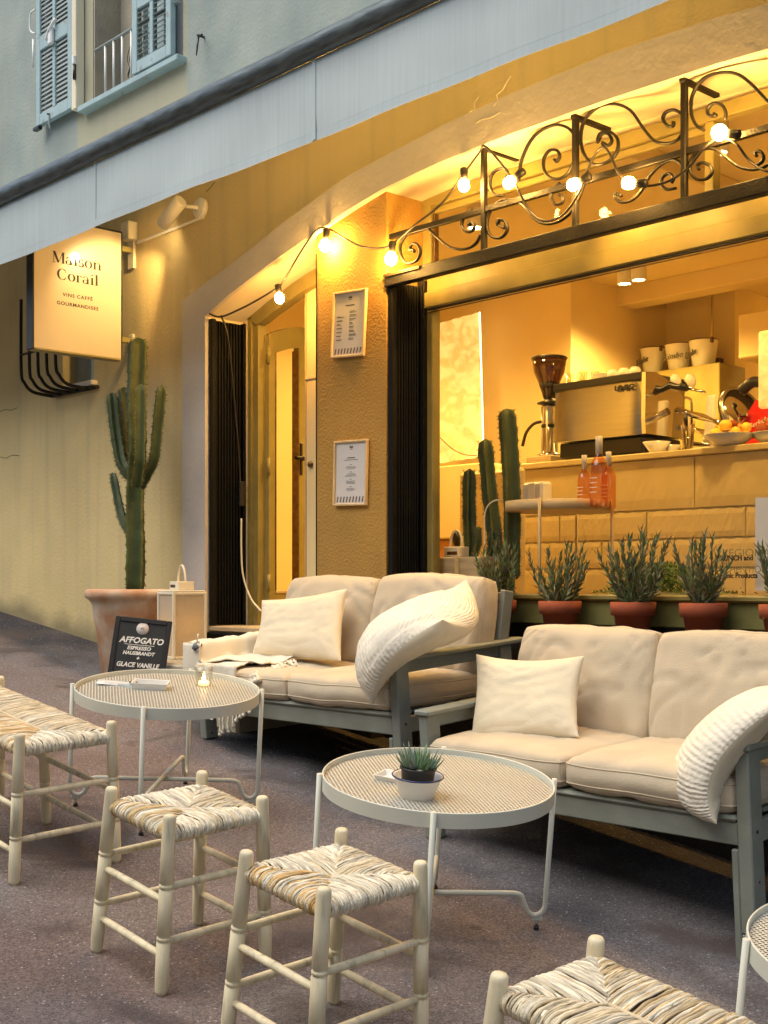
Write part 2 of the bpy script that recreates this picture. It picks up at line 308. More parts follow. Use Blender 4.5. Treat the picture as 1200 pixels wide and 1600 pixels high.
# ------------------------------------------------------------------ mesh building
class MB:
    def __init__(s): s.v = []; s.f = []; s.sm = []; s.c = []; s.mi = []; s.uv = {}; s.cur = (1, 1, 1); s.mat = 0
    def add(s, vs, fs, smooth=False, uvs=None):
        o = len(s.v); s.v += [tuple(p) for p in vs]; s.c += [s.cur] * len(vs)
        for f in fs: s.f.append(tuple(i + o for i in f)); s.sm.append(smooth); s.mi.append(s.mat)
        if uvs:
            for i, q in enumerate(uvs): s.uv[o + i] = q
        return s
    def box(s, x0, x1, y0, y1, z0, z1, bev=0.):
        x0, x1 = min(x0, x1), max(x0, x1); y0, y1 = min(y0, y1), max(y0, y1); z0, z1 = min(z0, z1), max(z0, z1)
        b = min(bev, (x1 - x0) * .45, (y1 - y0) * .45, (z1 - z0) * .45)
        if b <= 0:
            vs = [(x, y, z) for x in (x0, x1) for y in (y0, y1) for z in (z0, z1)]
            return s.add(vs, [(0, 1, 3, 2), (4, 6, 7, 5), (0, 4, 5, 1), (2, 3, 7, 6), (0, 2, 6, 4), (1, 5, 7, 3)])
        c = Vector(((x0 + x1) / 2, (y0 + y1) / 2, (z0 + z1) / 2)); h = Vector(((x1 - x0) / 2, (y1 - y0) / 2, (z1 - z0) / 2))
        vs = []; idx = {}
        for sx in (-1, 1):
            for sy in (-1, 1):
                for sz in (-1, 1):
                    for a in range(3):
                        d = Vector((h.x - b, h.y - b, h.z - b)); d[a] = h[a]
                        idx[(sx, sy, sz, a)] = len(vs); vs.append((c.x + sx * d.x, c.y + sy * d.y, c.z + sz * d.z))
        fs = []
        def q(*k): fs.append(tuple(idx[i] for i in k))
        for sg in (-1, 1):
            q((sg, -1, -1, 0), (sg, 1, -1, 0), (sg, 1, 1, 0), (sg, -1, 1, 0))
            q((-1, sg, -1, 1), (-1, sg, 1, 1), (1, sg, 1, 1), (1, sg, -1, 1))
            q((-1, -1, sg, 2), (1, -1, sg, 2), (1, 1, sg, 2), (-1, 1, sg, 2))
        for a in (-1, 1):
            for c2 in (-1, 1):
                q((a, c2, -1, 0), (a, c2, 1, 0), (a, c2, 1, 1), (a, c2, -1, 1))
                q((a, -1, c2, 0), (a, 1, c2, 0), (a, 1, c2, 2), (a, -1, c2, 2))
                q((-1, a, c2, 1), (1, a, c2, 1), (1, a, c2, 2), (-1, a, c2, 2))
        for sx in (-1, 1):
            for sy in (-1, 1):
                for sz in (-1, 1): q((sx, sy, sz, 0), (sx, sy, sz, 1), (sx, sy, sz, 2))
        return s.add(vs, fs)
    def tube(s, pts, r, n=8, cap=True, flat=1.0, closed=False, up=None):
        pts = [Vector(p) for p in pts]; m = len(pts)
        rs = r if isinstance(r, (list, tuple)) else [r] * m
        vs = []; prev = None
        for i, p in enumerate(pts):
            if closed: t = pts[(i + 1) % m] - pts[i - 1]
            else: t = pts[min(i + 1, m - 1)] - pts[max(i - 1, 0)]
            if t.length < 1e-9: t = Vector((0, 0, 1))
            t.normalize()
            if prev is None:
                u = up or (Vector((0, 0, 1)) if abs(t.z) < .9 else Vector((1, 0, 0)))
                a = t.cross(u).normalized()
            else:
                a = (prev - t * prev.dot(t))
                a = a.normalized() if a.length > 1e-6 else t.orthogonal().normalized()
            prev = a; b = t.cross(a)
            for k in range(n):
                w = 2 * math.pi * k / n
                vs.append(p + a * (math.cos(w) * rs[i]) + b * (math.sin(w) * rs[i] * flat))
        fs = []
        for i in range(m if closed else m - 1):
            for k in range(n):
                j = (i + 1) % m
                fs.append((i * n + k, i * n + (k + 1) % n, j * n + (k + 1) % n, j * n + k))
        s.add(vs, fs, n > 4)
        if cap and not closed:
            o = len(s.v) - len(vs)
            s.f.append(tuple(o + k for k in reversed(range(n)))); s.sm.append(False); s.mi.append(s.mat)
            s.f.append(tuple(o + (m - 1) * n + k for k in range(n))); s.sm.append(False); s.mi.append(s.mat)
        return s
    def lathe(s, prof, c=(0, 0, 0), n=24, M4=None, smooth=True, ang=(0, 2 * math.pi)):
        vs = []; full = abs(ang[1] - ang[0] - 2 * math.pi) < 1e-6; cols = n if full else n + 1
        for (r, z) in prof:
            for k in range(cols):
                w = ang[0] + (ang[1] - ang[0]) * k / n
                p = Vector((r * math.cos(w), r * math.sin(w), z))
                if M4: p = M4 @ p
                vs.append(p + Vector(c))
        fs = []
        for i in range(len(prof) - 1):
            for k in range(n):
                k2 = (k + 1) % cols
                fs.append((i * cols + k, i * cols + k2, (i + 1) * cols + k2, (i + 1) * cols + k))
        return s.add(vs, fs, smooth)
    def sphere(s, c, r, n=12, sc=(1, 1, 1)):
        c = Vector(c); vs = []; m = n // 2
        for i in range(m + 1):
            a = math.pi * i / m
            for k in range(n):
                w = 2 * math.pi * k / n
                vs.append(c + Vector((r * sc[0] * math.sin(a) * math.cos(w), r * sc[1] * math.sin(a) * math.sin(w), r * sc[2] * math.cos(a))))
        fs = [(i * n + k, i * n + (k + 1) % n, (i + 1) * n + (k + 1) % n, (i + 1) * n + k) for i in range(m) for k in range(n)]
        return s.add(vs, fs, True)
    def grid(s, fn, nu, nv, smooth=True, closeu=False):
        vs = [fn(i / nu, j / nv) for j in range(nv + 1) for i in range(nu + 1)]
        uv = [(i / nu, j / nv) for j in range(nv + 1) for i in range(nu + 1)]
        fs = [(j * (nu + 1) + i, j * (nu + 1) + i + 1, (j + 1) * (nu + 1) + i + 1, (j + 1) * (nu + 1) + i) for j in range(nv) for i in range(nu)]
        return s.add(vs, fs, smooth, uv)
    def xf(s, mtx):
        s.v = [tuple(mtx @ Vector(p)) for p in s.v]; return s
    def build(s, name, m, parent=None, loc=None, fix=True):
        me = bpy.data.meshes.new(name); me.from_pydata(s.v, [], s.f); me.validate(clean_customdata=False)
        ms = m if isinstance(m, (list, tuple)) else [m]
        for q in ms: me.materials.append(M[q] if isinstance(q, str) else q)
        if len(me.polygons) == len(s.f):
            me.polygons.foreach_set('use_smooth', s.sm)
            if len(ms) > 1: me.polygons.foreach_set('material_index', s.mi)
        if any(c != (1, 1, 1) for c in s.c):
            ca = me.color_attributes.new('Col', 'FLOAT_COLOR', 'POINT')
            ca.data.foreach_set('color', [x for c in s.c for x in (*c, 1)])
        if s.uv:
            ul = me.uv_layers.new(name='UVMap')
            for lp in me.loops: ul.data[lp.index].uv = s.uv.get(lp.vertex_index, (0, 0))
        if fix:
            bm = bmesh.new(); bm.from_mesh(me); bmesh.ops.remove_doubles(bm, verts=bm.verts, dist=1e-5) if not s.uv else None
            bmesh.ops.recalc_face_normals(bm, faces=bm.faces); bm.to_mesh(me); bm.free()
        o = bpy.data.objects.new(name, me); COL.objects.link(o)
        if parent: o.parent = parent
        if loc is not None: o.location = loc
        return o
def tag(o, label=None, cat=None, group=None, kind=None):
    if label: o['label'] = label
    if cat: o['category'] = cat
    if group: o['group'] = group
    if kind: o['kind'] = kind
    return o
def thing(name, label, cat, loc=(0, 0, 0), rot=(0, 0, 0), group=None):
    o = bpy.data.objects.new(name, None); COL.objects.link(o); o.location = loc; o.rotation_euler = rot
    o.empty_display_size = .05
    return tag(o, label, cat, group)
def kids(o): return [c for c in bpy.data.objects if c.parent == o]
def copy_tree(o, parent=None):
    c = o.copy(); COL.objects.link(c)
    if parent: c.parent = parent
    for ch in kids(o): copy_tree(ch, c)
    return c
def bx(name, m, p, *a, **k): return MB().box(*a, **k).build(name, m, p)
def spline(pts, k=6):
    pts = [Vector(p) for p in pts]; out = []
    for i in range(len(pts) - 1):
        p0 = pts[max(i - 1, 0)]; p1 = pts[i]; p2 = pts[i + 1]; p3 = pts[min(i + 2, len(pts) - 1)]
        for j in range(k):
            t = j / k
            out.append(.5 * ((2 * p1) + (p2 - p0) * t + (2 * p0 - 5 * p1 + 4 * p2 - p3) * t * t + (3 * p1 - p0 - 3 * p2 + p3) * t ** 3))
    out.append(pts[-1]); return out
def plate(name, m, outer, holes, y0, y1, parent=None):
    """polygon in x,z with holes, thick from y0 to y1"""
    cu = bpy.data.curves.new('tmp', 'CURVE'); cu.dimensions = '2D'; cu.fill_mode = 'BOTH'; cu.extrude = abs(y1 - y0) / 2
    for poly in [outer] + holes:
        sp = cu.splines.new('POLY'); sp.points.add(len(poly) - 1); sp.use_cyclic_u = True
        for i, (x, z) in enumerate(poly): sp.points[i].co = (x, z, 0, 1)
    t = bpy.data.objects.new('tmp', cu); COL.objects.link(t)
    bpy.context.view_layer.update()
    dg = bpy.context.evaluated_depsgraph_get()
    me = bpy.data.meshes.new_from_object(t.evaluated_get(dg)); bpy.data.objects.remove(t); bpy.data.curves.remove(cu)
    me.transform(Matrix(((1, 0, 0, 0), (0, 0, -1, (y0 + y1) / 2), (0, 1, 0, 0), (0, 0, 0, 1))))
    me.name = name; me.materials.clear(); me.materials.append(M[m])
    for p in me.polygons: p.use_smooth = False; p.material_index = 0
    o = bpy.data.objects.new(name, me); COL.objects.link(o)
    if parent: o.parent = parent
    return o
def text(name, s, size, m, parent, mtx, shear=0., bold=0., ext=.0006, align='CENTER', space=1.0, sx=1.0):
    cu = bpy.data.curves.new('t', 'FONT'); cu.body = s; cu.size = size; cu.shear = shear; cu.offset = bold; cu.extrude = ext
    cu.align_x = align; cu.space_character = space; cu.resolution_u = 3
    t = bpy.data.objects.new('t', cu); COL.objects.link(t); bpy.context.view_layer.update()
    me = bpy.data.meshes.new_from_object(t.evaluated_get(bpy.context.evaluated_depsgraph_get()))
    bpy.data.objects.remove(t); bpy.data.curves.remove(cu)
    me.transform(mtx @ Matrix.Diagonal((sx, 1, 1, 1))); me.materials.clear(); me.materials.append(M[m]); me.name = name
    o = bpy.data.objects.new(name, me); COL.objects.link(o); o.parent = parent; return o
def frame_mtx(origin, xdir, ydir):
    x = Vector(xdir).normalized(); y = Vector(ydir); y = (y - x * y.dot(x)).normalized(); z = x.cross(y)
    return Matrix(((x.x, y.x, z.x, origin[0]), (x.y, y.y, z.y, origin[1]), (x.z, y.z, z.z, origin[2]), (0, 0, 0, 1)))
FACE = lambda x, y, z: frame_mtx((x, y, z), (1, 0, 0), (0, 0, 1))      # on a wall facing the street

# ================================================================== SETTING
def street():
    mb = MB()
    xs = [-60, -30, -15] + [-10 + i * .5 for i in range(49)] + [20, 40]
    ys = [-60, -30, -15] + [-9 + i * .5 for i in range(19)] + [.1]
    vs = [(x, y, gz(x, y)) for y in ys for x in xs]; n = len(xs)
    fs = [(j * n + i, j * n + i + 1, (j + 1) * n + i + 1, (j + 1) * n + i) for j in range(len(ys) - 1) for i in range(n - 1)]
    mb.add(vs, fs, True)
    tag(mb.build('street', 'asphalt'), 'sloping asphalt street, reddish worn surface with a blue-grey strip by the houses painted darker as shade', kind='structure')
street()

# arch outlines measured on the facade plane, mirrored about the middle of the opening
AX = 1.40
half_in = [(-1.537, 3.169), (-1.30, 3.255), (-1.05, 3.327), (-.80, 3.395), (-.502, 3.467), (-.25, 3.525), (.001, 3.573), (.40, 3.612), (.861, 3.632), (AX, 3.638)]
half_out = [(-1.773, 3.302), (-1.55, 3.365), (-1.30, 3.425), (-1.067, 3.487), (-.80, 3.567), (-.502, 3.645), (-.25, 3.70), (.001, 3.735), (.453, 3.782), (.861, 3.815), (AX, 3.834)]
mir = lambda h: h + [(2 * AX - x, z) for x, z in reversed(h[:-1])]
inn = mir(half_in); out = mir(half_out)
XR = 2 * AX + 1.537
building = thing('cafe_building', 'old rendered building with ochre ground floor and wide arched cafe front', 'building', (0, 0, 0))
wall = plate('facade_wall', 'wall', [(-16, -1), (9, -1), (9, 9), (-16, 9)],
      [[(-1.60, .2)] + [(x + (-.06 if x < AX else .06), z + .05) for x, z in inn] + [(XR + .06, .2)],
       [(-2.87, 4.79), (-1.80, 4.79), (-1.80, 6.6), (-2.87, 6.6)],
       [(-3.28, 2.93), (-2.86, 2.93), (-2.86, 3.30), (-3.28, 3.30)]], 0, .30, building)
# fine chipped edges on the white band around the arch
jit = lambda p, a: [(x + random.uniform(-a, a), z + random.uniform(-a, a)) for x, z in p]
plate('arch_band', 'band', [(-1.773, .2)] + jit(out, .004) + [(XR + .236, .2), (XR, .2)] + list(reversed(inn)) + [(-1.537, .2)], [], -.022, .002, building)
mb = MB()                                     # soffit and jambs of the arch
path = [(-1.537, .2)] + inn + [(XR, .2)]
vs = [(x, y, z) for (x, z) in path for y in (-.0, .34)]
mb.add(vs, [(2 * i, 2 * i + 1, 2 * i + 3, 2 * i + 2) for i in range(len(path) - 1)])
mb.build('arch_reveal', 'cream', building)
# plaster cracks/repairs standing a little proud on the band
for pts in ([(772, 165), (778, 158), (776, 148), (786, 140), (792, 128), (798, 119)], [(735, 175), (742, 170), (741, 160), (748, 152)],
            [(745, 192), (755, 186), (768, 184), (781, 176)]):
    MB().tube([W(x, y, -.0215) for x, y in pts], .0028, 5, flat=.35).build('plaster_ridge', 'band', building)
# pillar between door and window
plate('pillar', 'pillar', [(-.545, .6), (0.0, .6), (0.0, 3.60), (-.25, 3.555), (-.545, 3.48)], [], .015, .30, building)
for pts in ([(0, 643), (8, 640), (18, 641), (27, 637)], [(0, 714), (10, 716), (19, 711), (30, 712)], [(322, 300), (330, 292), (336, 284)]):
    MB().tube([W(x, y, -.0005) for x, y in pts], .0022, 4).build('plaster_crack', 'shutterblack', building)
# stone step and plinth
mb = MB(); mb.box(-1.52, -.40, -.62, -.002, .2, 1.165, .015)
mb.build('stone_step', 'stone', building)
MB().box(-.398, .019, -.10, -.002, .2, 1.16, .01).build('plinth', 'darkstone', building)
mb = MB(); mb.box(.02, XR, -.02, .20, .2, 1.335, .01); mb.build('window_plinth', 'darkstone', building)
MB().box(1.09, XR, -.135, -.021, .2, 1.332, .008).build('window_plinth', 'darkstone', building)  # dark box added to keep bulb light out of the gap behind the sofa
MB().box(-.553, -.546, .012, .030, 1.3, 3.36, .001).build('pillar_edge_strip', 'shutterblack', building)
mb = MB(); mb.box(-1.60, -.545, -.012, .30, .2, 1.30, .008); mb.build('door_plinth', 'shutterblack', building)
mb = MB(); mb.box(-1.53, -.55, .0, .44, 1.303, 1.335, .006); mb.build('threshold', 'woodbox', building)
# black gap behind the pots, olive panel and sill
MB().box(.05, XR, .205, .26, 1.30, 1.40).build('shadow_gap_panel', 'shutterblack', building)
MB().box(.05, XR, .215, .30, 1.401, 1.512, .004).build('olive_panel', 'olivedark', building)
MB().box(.04, XR, .190, .34, 1.514, 1.540, .006).build('window_sill', 'olive', building)

# unseen house added behind the camera to block low sky light
opp = thing('sky_block_house', 'plain rendered house added unseen behind the viewer to block low sky light', 'building', (0, -9.2, 0))
MB().box(-18, 14, -4, 0, -2, 7.3).build('wall', 'cream', opp)
MB().box(-18.4, 14.4, -4.4, .4, 7.3, 7.5).build('roof', 'terra', opp)
for i in range(6):
    for z_ in (1.9, 4.9): MB().box(-15 + i * 4.6, -13.8 + i * 4.6, .002, .05, z_, z_ + 1.9, .01).build('shutter', 'teal', opp)
# folded black shutters in the two reveals
def folded_shutter(name, x, y0, y1, z0, z1, label):
    t = thing(name, label, 'shutter', (x, y0, z0)); t.location = (x, y0, z0)
    w = y1 - y0; h = z1 - z0
    MB().box(-.02, .012, 0, .03, 0, h, .003).build('edge_post', 'shutterblack', t)
    MB().box(-.02, .012, w - .02, w, 0, h, .003).build('edge_post', 'shutterblack', t)
    n = 9
    proto = None
    for i in range(n):
        y = .034 + (w - .058) * i / n
        if proto is None:
            proto = MB().box(-.015, .004, 0, (w - .058) / n * .62, 0, h - .02, .003).build('slat', 'shutterblack', t); proto.location = (0, y, .01)
        else:
            c = proto.copy(); COL.objects.link(c); c.parent = t; c.location = (0, y, .01)
    MB().box(-.024, -.016, .004, w - .004, .004, h - .004).build('backing', 'shutterblack', t)
    return t
folded_shutter('folded_shutter', -1.508, .0, .25, 1.335, 3.155, 'black folded metal shutter stacked in the left jamb of the doorway')
folded_shutter('folded_shutter', .030, .02, .245, 1.36, 3.125, 'black folded metal shutter between ochre pillar and shop window')
MB().box(.0, .05, .235, .262, 1.36, 3.15, .003).build('jamb_post', 'black', building)

# black lintel above the window
mb = MB(); mb.box(.0, XR, .0, .05, 3.085, 3.150, .005); mb.build('lintel_beam', 'black', building)
mb = MB(); mb.box(.0, .26, -.006, .0, 3.132, 3.150, .002); mb.build('lintel_cap', 'brass', building)

# ------------------------------------------------------------------ shop window
win = thing('shop_window', 'wide fixed shop window with olive frame above the flower pots', 'window', (0, .27, 1.54))
wb = lambda n, m, *a, **k: (lambda o: o)(MB().box(*a, **k).build(n, m, win))
def ww(n, m, x0, x1, y0, y1, z0, z1, bev=.004): return MB().box(x0, x1, y0 - .27, y1 - .27, z0 - 1.54, z1 - 1.54, bev).build(n, m, win)
ww('frame_post', 'olive', .055, .095, .25, .31, 1.542, 3.0)
ww('frame_post', 'olive', XR - .05, XR, .25, .31, 1.542, 3.0)
ww('head_rail', 'olive', .05, XR, .235, .31, 3.005, 3.085)
ww('head_rail', 'olive', .05, XR, .255, .31, 3.087, 3.190)
ww('gasket', 'plastic', .055, XR, .246, .256, 2.990, 3.003)
ww('gasket', 'brass', .06, XR, .243, .250, 2.978, 2.984, .001)
MB().box(.098, XR - .05, .0, .006, .003, 1.462).build('pane', 'glass', win)
# transom light above, with its own olive frame
tr = thing('transom_window', 'olive framed transom window behind the iron scrollwork', 'window', (0, .30, 3.2))
def tw(n, m, x0, x1, y0, y1, z0, z1, bev=.004): return MB().box(x0, x1, y0 - .30, y1 - .30, z0 - 3.2, z1 - 3.2, bev).build(n, m, tr)
tw('frame_post', 'olive', -.0, .06, .27, .325, 3.20, 3.595)
tw('top_rail', 'olive', -.0, XR, .268, .325, 3.535, 3.60)
tw('mullion', 'olive', 1.70, 1.745, .27, .325, 3.20, 3.534)
tw('bottom_rail', 'olive', .062, 1.698, .272, .32, 3.195, 3.235)
tw('bottom_rail', 'olive', 1.747, XR, .272, .32, 3.195, 3.235)
tw('sash', 'olive', .07, 1.69, .29, .32, 3.500, 3.532, .003)
tw('sash', 'brass', .062, .075, .285, .32, 3.236, 3.50, .002)
tw('pane', 'glass', .076, 1.70, .305, .309, 3.236, 3.50, 0)
tw('pane', 'glass', 1.747, XR, .305, .309, 3.236, 3.53, 0)
MB().box(-.04, XR, .30, .34, 3.602, 3.75).build('transom_head', 'cream', building)

# ------------------------------------------------------------------ doorway
df = thing('door_frame', 'olive arched frame around the cafe doorway', 'door frame', (-1.5, .30, 1.335))
def dfp(n, m, pts, y0, y1):
    o = plate(n, m, pts, [], y0, y1, df); o.location = (1.5, -.30, -1.335); return o
dfp('jamb', 'cream', [(-1.60, 1.335), (-1.492, 1.335), (-1.492, 3.175), (-1.60, 3.175)], .252, .30)
dfp('jamb', 'olive', [(-1.490, 1.335), (-1.455, 1.335), (-1.455, 3.195), (-1.490, 3.185)], .255, .31)
dfp('jamb', 'olive', [(-1.453, 1.335), (-1.405, 1.335), (-1.405, 3.180), (-1.453, 3.165)], .27, .33)
dfp('arched_head', 'olive', [(-1.490, 3.187), (-1.30, 3.262), (-1.0, 3.345), (-.7, 3.405), (-.54, 3.43), (-.54, 3.35), (-.7, 3.322), (-1.0, 3.258), (-1.28, 3.175), (-1.36, 3.145), (-1.41, 3.14), (-1.453, 3.167)], .255, .32)
dfp('plaster_head', 'cream', [(-1.56, 3.18), (-1.490, 3.189), (-1.30, 3.264), (-1.0, 3.347), (-.7, 3.407), (-.54, 3.432), (-.54, 3.7), (-1.56, 3.7)], .257, .34)
# door leaf, opened inwards: hinge at left
door = thing('cafe_door', 'half-glazed olive door standing open inwards with lever handle', 'door', (-1.395, .325, 1.34), (0, 0, R(104)))
DW, DH = .36, 1.845
def dtop(x): return DH - .10 * (1 - min(1, x / DW)) ** 1.6
plate('leaf_frame', 'olive', [(0, 0), (DW, 0)] + [(DW * (1 - i / 8), dtop(DW * (1 - i / 8))) for i in range(9)],
      [[(.062, .20), (DW - .062, .20)] + [(DW - .062 - (DW - .124) * i / 8, dtop(DW - .062 - (DW - .124) * i / 8) - .13) for i in range(9)]], -.02, .02, door)
MB().box(.060, DW - .060, -.003, .003, .198, DH - .16).build('pane', 'glass', door)
for a in ((.062, .070, .20, 1.65), (DW - .074, DW - .062, .20, 1.69)):
    MB().box(a[0], a[1], -.026, .026, a[2], a[3], .003).build('glazing_bead', 'brass', door)
MB().box(.062, DW - .062, -.027, .027, .185, .205, .004).build('glazing_bead', 'oak', door)
hd = MB().box(DW - .055, DW - .03, -.028, -.021, .92, 1.12, .003).build('handle_plate', 'black', door)
MB().tube(spline([(DW - .043, -.025, 1.02), (DW - .043, -.065, 1.02), (DW - .08, -.072, 1.022), (DW - .16, -.072, 1.015)], 4), .011, 8).build('handle', 'black', hd)
for z in (.25, .95, 1.62): MB().lathe([(0, -.05), (.011, -.05), (.011, .05), (0, .05)], (-.004, -.02, z), 10).build('hinge', 'olive', door)
# second leaf kept closed at right
d2 = thing('side_door_leaf', 'narrow closed pale door leaf with round lock beside the ochre pillar', 'door', (-.985, .30, 1.34))
MB().box(0, .44, 0, .04, 0, 2.02, .004).build('leaf', 'roomwall', d2)
MB().box(.0, .43, -.010, .0, 1.42, 1.44, .003).build('moulding', 'roomwall', d2)
lk = MB().lathe([(0, .014), (.016, .012), (.020, 0)], (0, 0, 0), 16, Matrix.Rotation(R(90), 4, 'X')).build('lock', 'brass', d2); lk.location = (.045, -.003, .93)
MB().box(-.008, .0, -.006, .03, 0, 2.0, .002).build('edge_strip', 'oak', d2)

# ------------------------------------------------------------------ upper window with shutters
uw = thing('upper_window', 'upstairs window opening with pale blue frame and metal railing', 'window', (-2.87, 0, 4.77))
def up(n, m, x0, x1, y0, y1, z0, z1, bev=.004): return MB().box(x0 + 2.87, x1 + 2.87, y0, y1, z0 - 4.77, z1 - 4.77, bev).build(n, m, uw)
up('sill', 'teal', -2.96, -1.765, -.07, .10, 4.745, 4.785, .006)
up('reveal_side', 'stone', -2.868, -2.855, .005, .29, 4.787, 6.6, 0)
up('frame_post', 'teal', -2.50, -2.44, .19, .25, 4.79, 6.6)
up('frame_post', 'teal', -2.36, -2.27, .17, .25, 4.79, 6.6)
up('frame_post', 'teal', -1.88, -1.80, .17, .25, 4.79, 6.6)
up('pane', 'glass', -2.44, -2.36, .215, .22, 4.79, 6.6, 0)
up('pane', 'glass', -2.27, -1.88, .215, .22, 4.79, 6.6, 0)
up('curtain', 'stone', -2.85, -2.50, .20, .22, 4.79, 6.6, 0)
up('curtain', 'slat', -2.44, -1.80, .27, .29, 4.79, 6.6, 0)
up('top_rail_post', 'slat', -2.513, -2.503, .16, .25, 4.79, 6.6, .001)
rl = MB().tube([(-2.79 + 2.87, -.03, 5.12 - 4.77), (-1.80 + 2.87, -.03, 5.12 - 4.77)], .014, 8, flat=.6).build('handrail', 'slat', uw)
for x in (-2.66, -2.555, -2.45, -2.34, -2.23):
    MB().tube([(x + 2.87, -.03, .02), (x + 2.87, -.03, .345)], .009, 6).build('baluster', 'white', uw)
random.seed(3)
for i in range(9):                            # dry vine inside the railing
    x = -2.50 + random.random() * .22 + 2.87
    MB().tube(spline([(x, .02, .03), (x + random.uniform(-.05, .05), .03, .12), (x + random.uniform(-.08, .08), .02, .22), (x + random.uniform(-.1, .1), .03, .33)], 4), .003, 4).build('vine_stem', 'plastic', uw)
MB().box(.30, .52, -.005, .05, .018, .05, .004).build('planter', 'blue', uw)
def louvre(name, label, loc, rot, w, h, zsplit, mcol, hand):
    t = thing(name, label, 'shutter', loc, rot)
    s = .055
    MB().box(0, s, -.02, .02, 0, h, .004).build('stile', mcol, t); MB().box(w - s, w, -.02, .02, 0, h, .004).build('stile', mcol, t)
    for z0, z1 in ((0, .075), (zsplit, zsplit + .10), (h - .08, h)): MB().box(s, w - s, -.019, .019, z0, z1, .003).build('rail', mcol, t)
    for (z0, z1) in ((.075, zsplit), (zsplit + .10, h - .08)):
        MB().box(w / 2 - .018, w / 2 + .018, -.018, .018, z0, z1, .003).build('mullion', mcol, t)
        n = int((z1 - z0) / .030)
        for (xa, xb) in ((s + .001, w / 2 - .019), (w / 2 + .019, w - s - .001)):
            pr = None
            for i in range(n):
                z = z0 + (i + .5) * (z1 - z0) / n
                if pr is None:
                    pr = MB().box(xa, xb, -.019, .017, -.003, .003).build('slat', 'slat', t); pr.rotation_euler = (R(hand), 0, 0); pr.location = (0, 0, z)
                else:
                    c = pr.copy(); COL.objects.link(c); c.parent = t; c.location = (0, 0, z); c.rotation_euler = (R(hand + random.uniform(-4, 4)), 0, 0)
    return t
ls = louvre('louvred_shutter', 'long pale blue louvred shutter folded back flat on the wall', (-3.535, -.05, 4.80), (0, 0, 0), .50, 1.9, .52, 'teal', 64)
MB().tube(spline([(-.01, -.02, .83), (-.06, -.03, .81), (-.065, -.03, .70), (-.01, -.02, .66)], 4), .007, 6).build('pull_bar', 'white', ls)
MB().tube([(-.02, -.03, .42), (-.02, -.03, .62)], .008, 6).build('pull_bar', 'white', ls)
MB().tube(spline([(.17, -.03, .56), (.25, -.05, .60), (.31, -.035, .66)], 4), .012, 6).build('latch', 'white', ls)
MB().box(.22, .27, -.05, -.02, .50, .62, .008).build('latch', 'white', ls)
MB().box(.50, .56, -.02, .045, -.02, 1.9, .004).build('hanging_stile', 'cream', ls)
MB().box(-.02, .06, -.035, .0, -.03, -.005, .004).build('corner_bracket', 'plastic', ls)
MB().box(.545, .575, -.045, -.02, .27, .33, .005).build('hinge_cap', 'white', ls); MB().tube([(.56, -.03, .17), (.56, -.03, .27)], .012, 8).build('hinge_pin', 'plastic', ls)
louvre('louvred_shutter', 'pale blue louvred shutter leaf half closed over the window railing', (-2.28, -.045, 4.80), (0, 0, 0), .44, 1.9, .40, 'teal', 36)
hk = thing('wall_hook', 'small iron shutter hook under the long blue shutter', 'hook', tuple(W(92, 185, 0)))
MB().tube([(0, 0, .02), (0, -.09, .01)], .007, 6).build('pin', 'plastic', hk); MB().tube(spline([(0, -.07, .01), (0, -.075, -.05), (.01, -.07, -.10)], 3), .008, 6).build('catch', 'slat', hk)
hk = thing('wall_bolt', 'rusty bent iron bolt in the render right of the window', 'bolt', tuple(W(322, 62, 0)))
MB().tube([(-.02, .0, .02), (.0, -.06, .01), (.06, -.07, -.01)], .007, 6).build('pin', 'plastic', hk); MB().tube([(.0, -.055, .01), (-.005, -.065, -.11)], [.009, .004], 6).build('spike', 'plastic', hk)

# ------------------------------------------------------------------ small barred window
sb = thing('barred_window', 'small low window with curved black bars under the hanging sign', 'window', (-3.28, 0, 2.93))
MB().box(-.01, .43, .10, .12, 0, .38).build('pane', 'slat', sb)
MB().box(.385, .42, .0, .10, 0, .37).build('reveal_side', 'teal', sb)
MB().box(-.03, .47, -.05, .10, -.025, .008, .004).build('sill', 'band', sb)
bars = []
MB().tube([(-.10, -.02, -.04), (.50, -.02, -.04)], .018, 6, flat=.7).build('bottom_bar', 'black', sb)
for i in range(5):
    x = -.10 + i * .12
    MB().tube(spline([(x, -.26, .60), (x, -.26, .12), (x, -.235, .03), (x, -.17, -.025), (x, -.02, -.04)], 5), .012, 6).build('bar', 'black', sb)
MB().tube([(-.10, -.26, .22), (.38, -.26, .22)], .014, 6, flat=.5).build('cross_bar', 'black', sb)

# ------------------------------------------------------------------ awning
aw = thing('awning', 'long grey-blue awning with a dark round front bar and hanging valance', 'awning', (0, -.90, 3.88))
pr = MB(); 
n = 14; prof = []
for k in range(n):
    a = 2 * math.pi * k / n; prof.append((.052 * math.cos(a), .050 * math.sin(a)))
mb = MB(); xs = [-8, 8.5]
mb.add([(x, p[0], p[1]) for x in xs for p in prof], [(k, (k + 1) % n, n + (k + 1) % n, n + k) for k in range(n)], True)
mb.build('front_bar', 'bar', aw)
mb = MB()
def val(u, v):
    x = -8 + 16.5 * u
    sag = .012 * math.sin(x * 1.7) + .006 * math.sin(x * 5.1)
    z = -.05 - v * (.345 + .002 * math.sin(x * 2.3)) 
    return (x, .006 + (.006 * math.sin(x * 3.1 + 1) + .004 * math.sin(x * 9 + v * 2) + .010 * noise.noise(Vector((x * 2.2, v * 1.5, 4))) + .004 * noise.noise(Vector((x * 9, v * 2, 9)))) * v, z)
mb.grid(val, 420, 8); o = mb.build('valance', 'fabric', aw)
sm = o.modifiers.new('t', 'SOLIDIFY'); sm.thickness = .002
